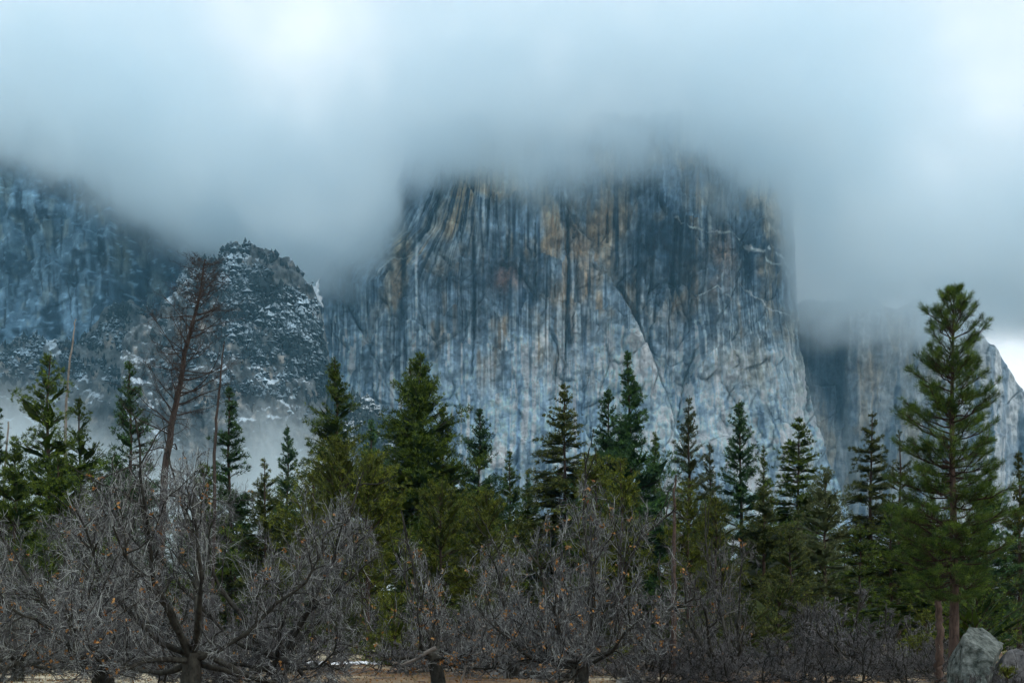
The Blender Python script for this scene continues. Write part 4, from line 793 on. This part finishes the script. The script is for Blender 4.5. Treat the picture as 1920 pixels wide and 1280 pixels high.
OAKS = {}
def oak(name, px, Y, R, H, th, rtr, label, seed, nleaf=200, group=None, cat='tree', light=(.31, .335, .325), **kw):
    rng = np.random.default_rng(seed); x = (px - 960) / F * Y; z0 = float(gz(x, Y))
    if seed in OAKS:
        r, R0, H0 = OAKS[seed]; c = copy_tree(r, (x, Y, z0), nleaf, (R / R0, R / R0, H / H0), label); return c
    root = thing(name, (x, Y, z0), label, cat, group); OAKS[seed] = (root, R, H)
    trunks, limbs, (bv, bq), (fv, fq), tips = oak_parts(rng, R, H, th, rtr, **kw)
    for tv, tq in trunks: obj('trunk', mk_mesh('trunk', tv, tq, smooth=True), M_OAK, root)
    for v, q in limbs: obj('limb', mk_mesh('limb', v, q, smooth=True), M_OAK, root)
    o = obj('boughs', mk_mesh('boughs', bv, bq, smooth=True), M_OAK, root); o['kind'] = 'stuff'
    n3 = len(fv) // 3; sid = np.arange(n3) // 3; tone = np.random.default_rng(seed + 9).uniform(size=sid[-1] + 2)[sid]; tone = np.repeat(tone, 3)[:, None]
    lc = np.array(light) * np.random.default_rng(seed).uniform(.7, 1.2, (n3, 1)).repeat(3, 0); tc_ = np.where(tone > .74, lc, np.array((.027, .028, .030)) + tone * np.array((.100, .100, .105)))
    o = obj('twigs', mk_mesh('twigs', fv, fq, tc_, smooth=True), M_TWIGC, root); o['kind'] = 'stuff'
    if nleaf:
        cl = tips[rng.choice(len(tips), nleaf)] + .03 * rng.normal(size=(nleaf, 3)); cl = np.repeat(cl, 4, 0) + .05 * rng.normal(size=(nleaf * 4, 3))
        v, q, c = leaf_quads(rng, cl, .06); o = obj('dead_leaves', mk_mesh('dead_leaves', v, q, c), M_DLEAF, root); o['kind'] = 'stuff'
    return root
oak('bare_oak', 362, 43, 5.0, 7.9, 1.35, .36, 'largest bare oak at left with thick dark forked trunk', 601, 80, counts=(12, 13, 12, 11), low=.45)
oak('bare_oak', 826, 51, 2.7, 5.9, 1.35, .30, 'small stubby bare oak with thick short trunk at centre', 604, 110, counts=(8, 10, 10, 8), low=.3)
oak('bare_oak', 1092, 50, 3.9, 7.6, 1.25, .32, 'wide rounded bare oak right of centre with lichen grey twigs', 605, 200, counts=(12, 13, 11, 11), low=.4)
oak('bare_oak', 1345, 58, 3.2, 6.4, 1.2, .30, 'many stemmed bare oak right of the slim reddish trunk', 606, 60, stems=3, counts=(9, 10, 9, 8), low=.3, light=(.22, .22, .215))

oak('bare_oak', 196, 49, 4.7, 7.6, 1.2, .24, 'bare oak at far left beyond the largest oak with crooked dark trunk', 605, 2.1)
oak('bare_oak', 528, 48, 4.4, 7.3, 1.3, .26, 'bare oak right of the largest oak with pale tangled twigs', 601, 1.3)
oak('bare_oak', 30, 56, 4.2, 6.9, 1.3, .26, 'bare oak cut by the left edge of the picture', 601, 4.0)
oak('bare_oak', 960, 60, 3.6, 6.2, 1.3, .26, 'bare oak behind the gap between the stubby oak and the wide oak', 605, 4.4)

# bare brush filling the ground behind the oaks: two models and their copies
rng = np.random.default_rng(31); bproto = []
def brush_spot(px, Y, w, h, k):
    x = (px - 960) / F * Y; z0 = float(gz(x, Y))
    lab = 'grey purple leafless shrub in the thicket behind the bare oaks'
    if k < 2:
        t = oak('bare_shrub', px, Y, 2.0, 3.2, .5, .12, lab, 640 + k, 0, 'leafless shrubs of the thicket', 'shrub', (.19, .185, .19), stems=5, counts=(12, 9, 8, 8), low=.15); bproto.append(t)
    t = bproto[k % 2]
    if k >= 2: t = copy_tree(t, (x, Y, z0), rng.uniform(0, 6.28), (1, 1, 1))
    t.scale = (w / 2.0, w / 2.0, h / 3.2); lo_ = 'low' if h < 2.7 else 'tall'; t['label'] = lo_ + ' leafless grey shrub ' + place(px); t['group'] = lo_ + ' leafless shrubs ' + place(px)
SPOTS = [(1600, 66, 3.4, 4.0), (1545, 70, 2.6, 3.4), (1660, 62, 2.6, 3.0), (1480, 74, 2.8, 3.6), (1710, 70, 2.4, 2.8)] + [(px + rng.uniform(-20, 20), rng.uniform(66, 105), rng.uniform(2.4, 3.6), rng.uniform(2.8, 5.0)) for px in np.arange(-20, 1480, 50)] + [(px + rng.uniform(-20, 20), rng.uniform(60, 74), rng.uniform(1.7, 2.6), rng.uniform(1.5, 2.6)) for px in np.arange(190, 1740, 64)] + [(px + rng.uniform(-15, 15), rng.uniform(49, 56), rng.uniform(1.1, 1.7), rng.uniform(.9, 1.9)) for px in np.arange(1180, 1760, 48)] + [(1925, 47, 1.2, 1.6), (1862, 42, .6, .9), (1820, 42, .6, .7), (1900, 43, .9, 1.0), (1790, 43, .5, .6), (420, 45, 1.3, 1.0)]
SPOTS = [a for a in SPOTS if not (560 < a[0] < 750 and a[1] < 93)]
for k, a in enumerate(SPOTS): brush_spot(*a, k)

# low green undergrowth
for k, (px, Y, hw, top, cols, lab) in enumerate([(640, 90, 40, 1130, FIRC, 'low green bush behind the snow strip'), (740, 84, 36, 1120, OLIVE, 'low green bush left of the stubby oak'), (1150, 72, 22, 1215, OLIVE, 'small mossy bush at the foot of the wide rounded oak'), (1000, 86, 36, 1222, OLIVE, 'low mossy bush behind the fallen log'),
        (1460, 84, 52, 1120, FIRC, 'green bush at right end of the bare oaks'), (1736, 74, 26, 1150, OLIVE, 'yellow leaved bush left of the broken trunk'), (1720, 66, 22, 1195, OLIVE, 'lower yellow leaved bush left of the broken trunk'), (1888, 42, 14, 1256, OLIVE, 'small olive shrub in front of the dark boulder'), (1830, 80, 60, 1110, PINE, 'dark bush behind the pale boulder'),
        (140, 88, 30, 1180, FIRC, 'low green bush left of the far left oak trunk'), (1250, 84, 40, 1160, FIRC, 'green bush behind the slim reddish trunk'), (1390, 80, 46, 1150, FIRC, 'green bush behind the many stemmed oak'), (900, 92, 44, 1130, FIRC, 'green bush between stubby oak and wide oak')]):
    conifer('green_bush', px, top, hw, Y, lab, cols, 'round', cb=0.03, seed=300 + k, dens=1.6)['category'] = 'bush'

# ------------------------------------------------------------------ boulders, log, rocks, snow strip
def hull_rock(name, front, Y, depth, label, mat, seed, sub=5, rough=.035):
    import bmesh
    rng = np.random.default_rng(seed); pts = [at(a, b, Y + (c if len_ > 2 else 0)) for a, b, *r in front for len_, c in [(2 + len(r), r[0] if r else 0)]]
    cx = np.mean([p[0] for p in pts]); cz = min(p[2] for p in pts); back = [np.array([cx + (p[0] - cx) * .8, Y + depth, cz + (p[2] - cz) * .6]) for p in pts]
    z0 = float(gz(cx, Y)); bm = bmesh.new()
    for p in pts + back: bm.verts.new(p - [cx, Y, z0])
    bmesh.ops.convex_hull(bm, input=bm.verts); bmesh.ops.triangulate(bm, faces=bm.faces)
    for _ in range(sub): 
        le = [e for e in bm.edges if e.calc_length() > .11]
        if not le: break
        bmesh.ops.subdivide_edges(bm, edges=le, cuts=1); bmesh.ops.triangulate(bm, faces=bm.faces)
    co = np.array([v.co for v in bm.verts]); bm.normal_update(); nn = np.array([v.normal for v in bm.verts])
    d = rough * (fbm(co[:, 0] * 2 + co[:, 1], co[:, 2] * 2 + co[:, 1] * .6, seed, 5, .6)); cv = cells(co[:, 0] * 2.6 + co[:, 1], co[:, 2] * 2.2 + .4 * co[:, 1], seed); d = d + 1.6 * rough * (cv[0] - .5) - .8 * rough * sst(.08, 0, cv[1]); co = co + nn * d[:, None]
    for v, c in zip(bm.verts, co): v.co = c
    me = bpy.data.meshes.new(name); bm.to_mesh(me); bm.free()
    return tag(obj(name, me, mat, None, (cx, Y, z0)), label, 'rock')
M_BOULD = flat_noise_mat('lichen_rock', (0.014, 0.023, 0.018), (0.17, 0.195, 0.185), 3.6, .14); M_BOULD2 = flat_noise_mat('dark_rock', (0.035, 0.038, 0.042), (0.15, 0.155, 0.16), 4.0, .05); M_LIT = flat_noise_mat('pale_rock', (0.16, 0.18, 0.17), (0.5, 0.52, 0.52), 4, .03)
hull_rock('boulder', [(1806, 1305, -.2), (1803, 1235, -.15), (1806, 1190, 0), (1820, 1174, .8), (1842, 1176, 1.1), (1882, 1206, .6), (1862, 1236, -.6), (1846, 1305, -.8)], 45, 1.8, 'large pale lichen covered boulder right of the tall pine trunk', M_BOULD, 701)
hull_rock('boulder', [(1856, 1300, -.3), (1874, 1250, -.1), (1888, 1222), (1905, 1214, .2), (1945, 1230), (1960, 1300)], 46.2, 1.6, 'dark slanted boulder at the lower right corner', M_BOULD2, 702)
hull_rock('rock', [(918, 1274), (920, 1262), (935, 1254), (962, 1255), (980, 1262), (984, 1274)], 60, .8, 'low pale rock left of the fallen log', M_LIT, 703, 3, .03)
hull_rock('rock', [(965, 1262), (970, 1250), (1000, 1247), (1040, 1250), (1052, 1262)], 70, .9, 'flat pale rock behind the fallen log', M_LIT, 704, 3, .03)
hull_rock('rock', [(1150, 1284), (1156, 1272), (1180, 1268), (1200, 1274), (1204, 1286)], 54, .6, 'small pale rock right of the wide oak trunk', M_LIT, 705, 3, .03)
rng = np.random.default_rng(71); p0, p1 = at(985, 1270, 60), at(1096, 1268, 58); s_ = np.linspace(0, 1, 12)[:, None]; P = p0 * (1 - s_) + p1 * s_; P[:, 2] = gz(P[:, 0], P[:, 1]) + .14; P[1:-1] += .02 * rng.normal(size=(10, 3))
lr = thing('fallen_log', tuple(P[0]), 'dark fallen log lying beside the wide oak trunk', 'log'); V, Q = tubes((P - P[0])[None], .17, .12, 10, rng, .08)
ends = [tuple(range(10))[::-1], tuple(range(110, 120))]; me = bpy.data.meshes.new('log_body'); me.from_pydata([tuple(v) for v in V], [], [tuple(int(i) for i in q) for q in Q] + ends); me.update(); obj('log_body', me, M_OAK, lr)
w = []
for k in range(5): i = rng.integers(2, 10); w.append(tubes(grow(rng, (P[i] - P[0])[None], np.array([[rng.normal(), -.3, 1.0]]), np.array([rng.uniform(.3, .6)]), 5, .2), .025, .008, 5))
for v, q in w: obj('branch_stub', mk_mesh('branch_stub', v, q, smooth=True), M_PALE, lr)
# pale dead limbs leaning beside the stubby oak
for k, (pts, Y, r, lab) in enumerate([([(862, 1288), (872, 1250), (885, 1228), (892, 1200), (896, 1180), (912, 1172)], 50, .045, 'pale dead limb leaning upright right of the stubby oak'), ([(818, 1214), (800, 1222), (780, 1236), (752, 1246), (735, 1240)], 49.5, .075, 'thick bleached limb slanting down left of the stubby oak'), ([(884, 1230), (905, 1222), (930, 1217), (960, 1228), (1000, 1222)], 50.5, .04, 'pale dead limb arching toward the wide oak')]):
    q = np.array([at(a, b, Y + .12 * i) for i, (a, b) in enumerate(pts)]); tt = np.linspace(0, 1, 14); q = np.stack([np.interp(tt, np.linspace(0, 1, len(q)), q[:, c]) for c in range(3)], -1) + .012 * np.random.default_rng(k).normal(size=(14, 3))
    t = thing('dead_limb', tuple(q[0]), lab, 'branch'); v, f = tubes((q - q[0])[None], r, r * .4, 7, np.random.default_rng(k), .08); obj('bough', mk_mesh('bough', v, f, smooth=True), M_PALE, t)
    rr = np.random.default_rng(90 + k); ii = rr.integers(4, 13, 9); T1 = grow(rr, (q - q[0])[ii], rr.normal(size=(9, 3)) + [0, 0, .3], rr.uniform(.3, .9, 9), 6, .25); T2 = grow(rr, T1[:, 3], rr.normal(size=(9, 3)), rr.uniform(.2, .5, 9), 5, .25); v, f = join([tubes(T1, .012, .005, 3), tubes(T2, .007, .004, 3)]); obj('twig', mk_mesh('twig', v, f), M_TWIG, t)
# strip of old snow
def snow_strip(px0, px1, py, wid, label):
    Y = EYE * F / (py - HOR); n = 40; u = np.linspace(0, 1, n); x = (px0 + (px1 - px0) * u - 960) / F * Y; a = wid * np.sin(u * math.pi) ** .35 * (1 + .35 * pn(u * 9, u * 0 + .3, 5)) + .05
    V = []; 
    for r in np.linspace(-1, 1, 9): yy = Y + r * a; V.append(np.stack([x, yy, gz(x, yy) - .02 + (.20 + .05 * pn(x * 1.5, yy, 6)) * np.sqrt(1 - r * r * .999)], -1))
    V = np.array(V); return tag(obj('snow_strip', mk_mesh('snow_strip', V, grid_faces(9, n), smooth=True), M_SNOW), label, 'snow')
snow_strip(572, 735, 1243, 1.1, 'thin white strip of old snow on the ground left of centre'); snow_strip(520, 540, 1252, .5, 'small fleck of old snow left of the longer snow strip')
# litter: leaves, sticks and dry grass on the ground
rng = np.random.default_rng(9); n = 9000; yy = 36 + 80 * rng.uniform(0, 1, n) ** 1.3; xx = (rng.uniform(-60, 1980, n) - 960) / F * yy
v, q, c = leaf_quads(rng, np.stack([xx, yy, gz(xx, yy) + .02], -1), .07); tag(obj('leaf_litter', mk_mesh('leaf_litter', v, q, c * .8), M_DLEAF), 'fallen brown leaves scattered on the valley floor', 'leaves', kind='stuff')
n = 7000; yy = 36 + 90 * rng.uniform(0, 1, n) ** 1.2; xx = (rng.uniform(-60, 1980, n) - 960) / F * yy; m_ = sst(-.1, .3, fbm(xx / 6, yy / 10, 4, 3)) > rng.uniform(size=n); xx, yy = xx[m_], yy[m_]
v, f, c = needles(rng, np.stack([xx, yy, gz(xx, yy)], -1), np.tile([[0, 0, 1.0]], (len(xx), 1)), 7, .22, .012, ((0.10, 0.085, 0.04), (0.36, 0.31, 0.19)), .5); tag(obj('dry_grass', mk_mesh('dry_grass', v, f, c), M_LEAF), 'tufts of dry straw coloured grass on the ground', 'grass', kind='stuff')
n = 700; yy = 36 + 70 * rng.uniform(0, 1, n); xx = (rng.uniform(-60, 1980, n) - 960) / F * yy; S = grow(rng, np.stack([xx, yy, gz(xx, yy) + .03], -1), rng.normal(size=(n, 3)) * [1, 1, .06], rng.uniform(.4, 1.6, n), 6, .16); S[..., 2] = gz(S[..., 0], S[..., 1]) + .03 + .06 * rng.uniform(size=(n, 1)); v, q = tubes(S, .02, .008, 3); tag(obj('fallen_sticks', mk_mesh('fallen_sticks', v, q), M_BRUSH), 'fallen grey sticks strewn under the oaks', 'sticks', kind='stuff')

# ------------------------------------------------------------------ air between the camera and the far walls
hz_lo, hz_hi = np.array([-2600.0, -120, -8]), np.array([2600.0, 3900, 1360])
hv = np.array([[(hz_lo, hz_hi)[(i >> k) & 1][k] for k in range(3)] for i in range(8)])
m, t, n, l, o = mat_new('air'); v = n('ShaderNodeVolumePrincipled'); v.inputs['Color'].default_value = (0.30, 0.72, 1.0, 1); v.inputs['Density'].default_value = 0.000038; v.inputs['Anisotropy'].default_value = 0.2; l(v.outputs['Volume'], o.inputs['Volume'])
tag(obj('haze', mk_mesh('haze', hv, np.array([(0, 2, 3, 1), (4, 5, 7, 6), (0, 1, 5, 4), (2, 6, 7, 3), (0, 4, 6, 2), (1, 3, 7, 5)])), m), 'thin blue air of the valley', kind='stuff')
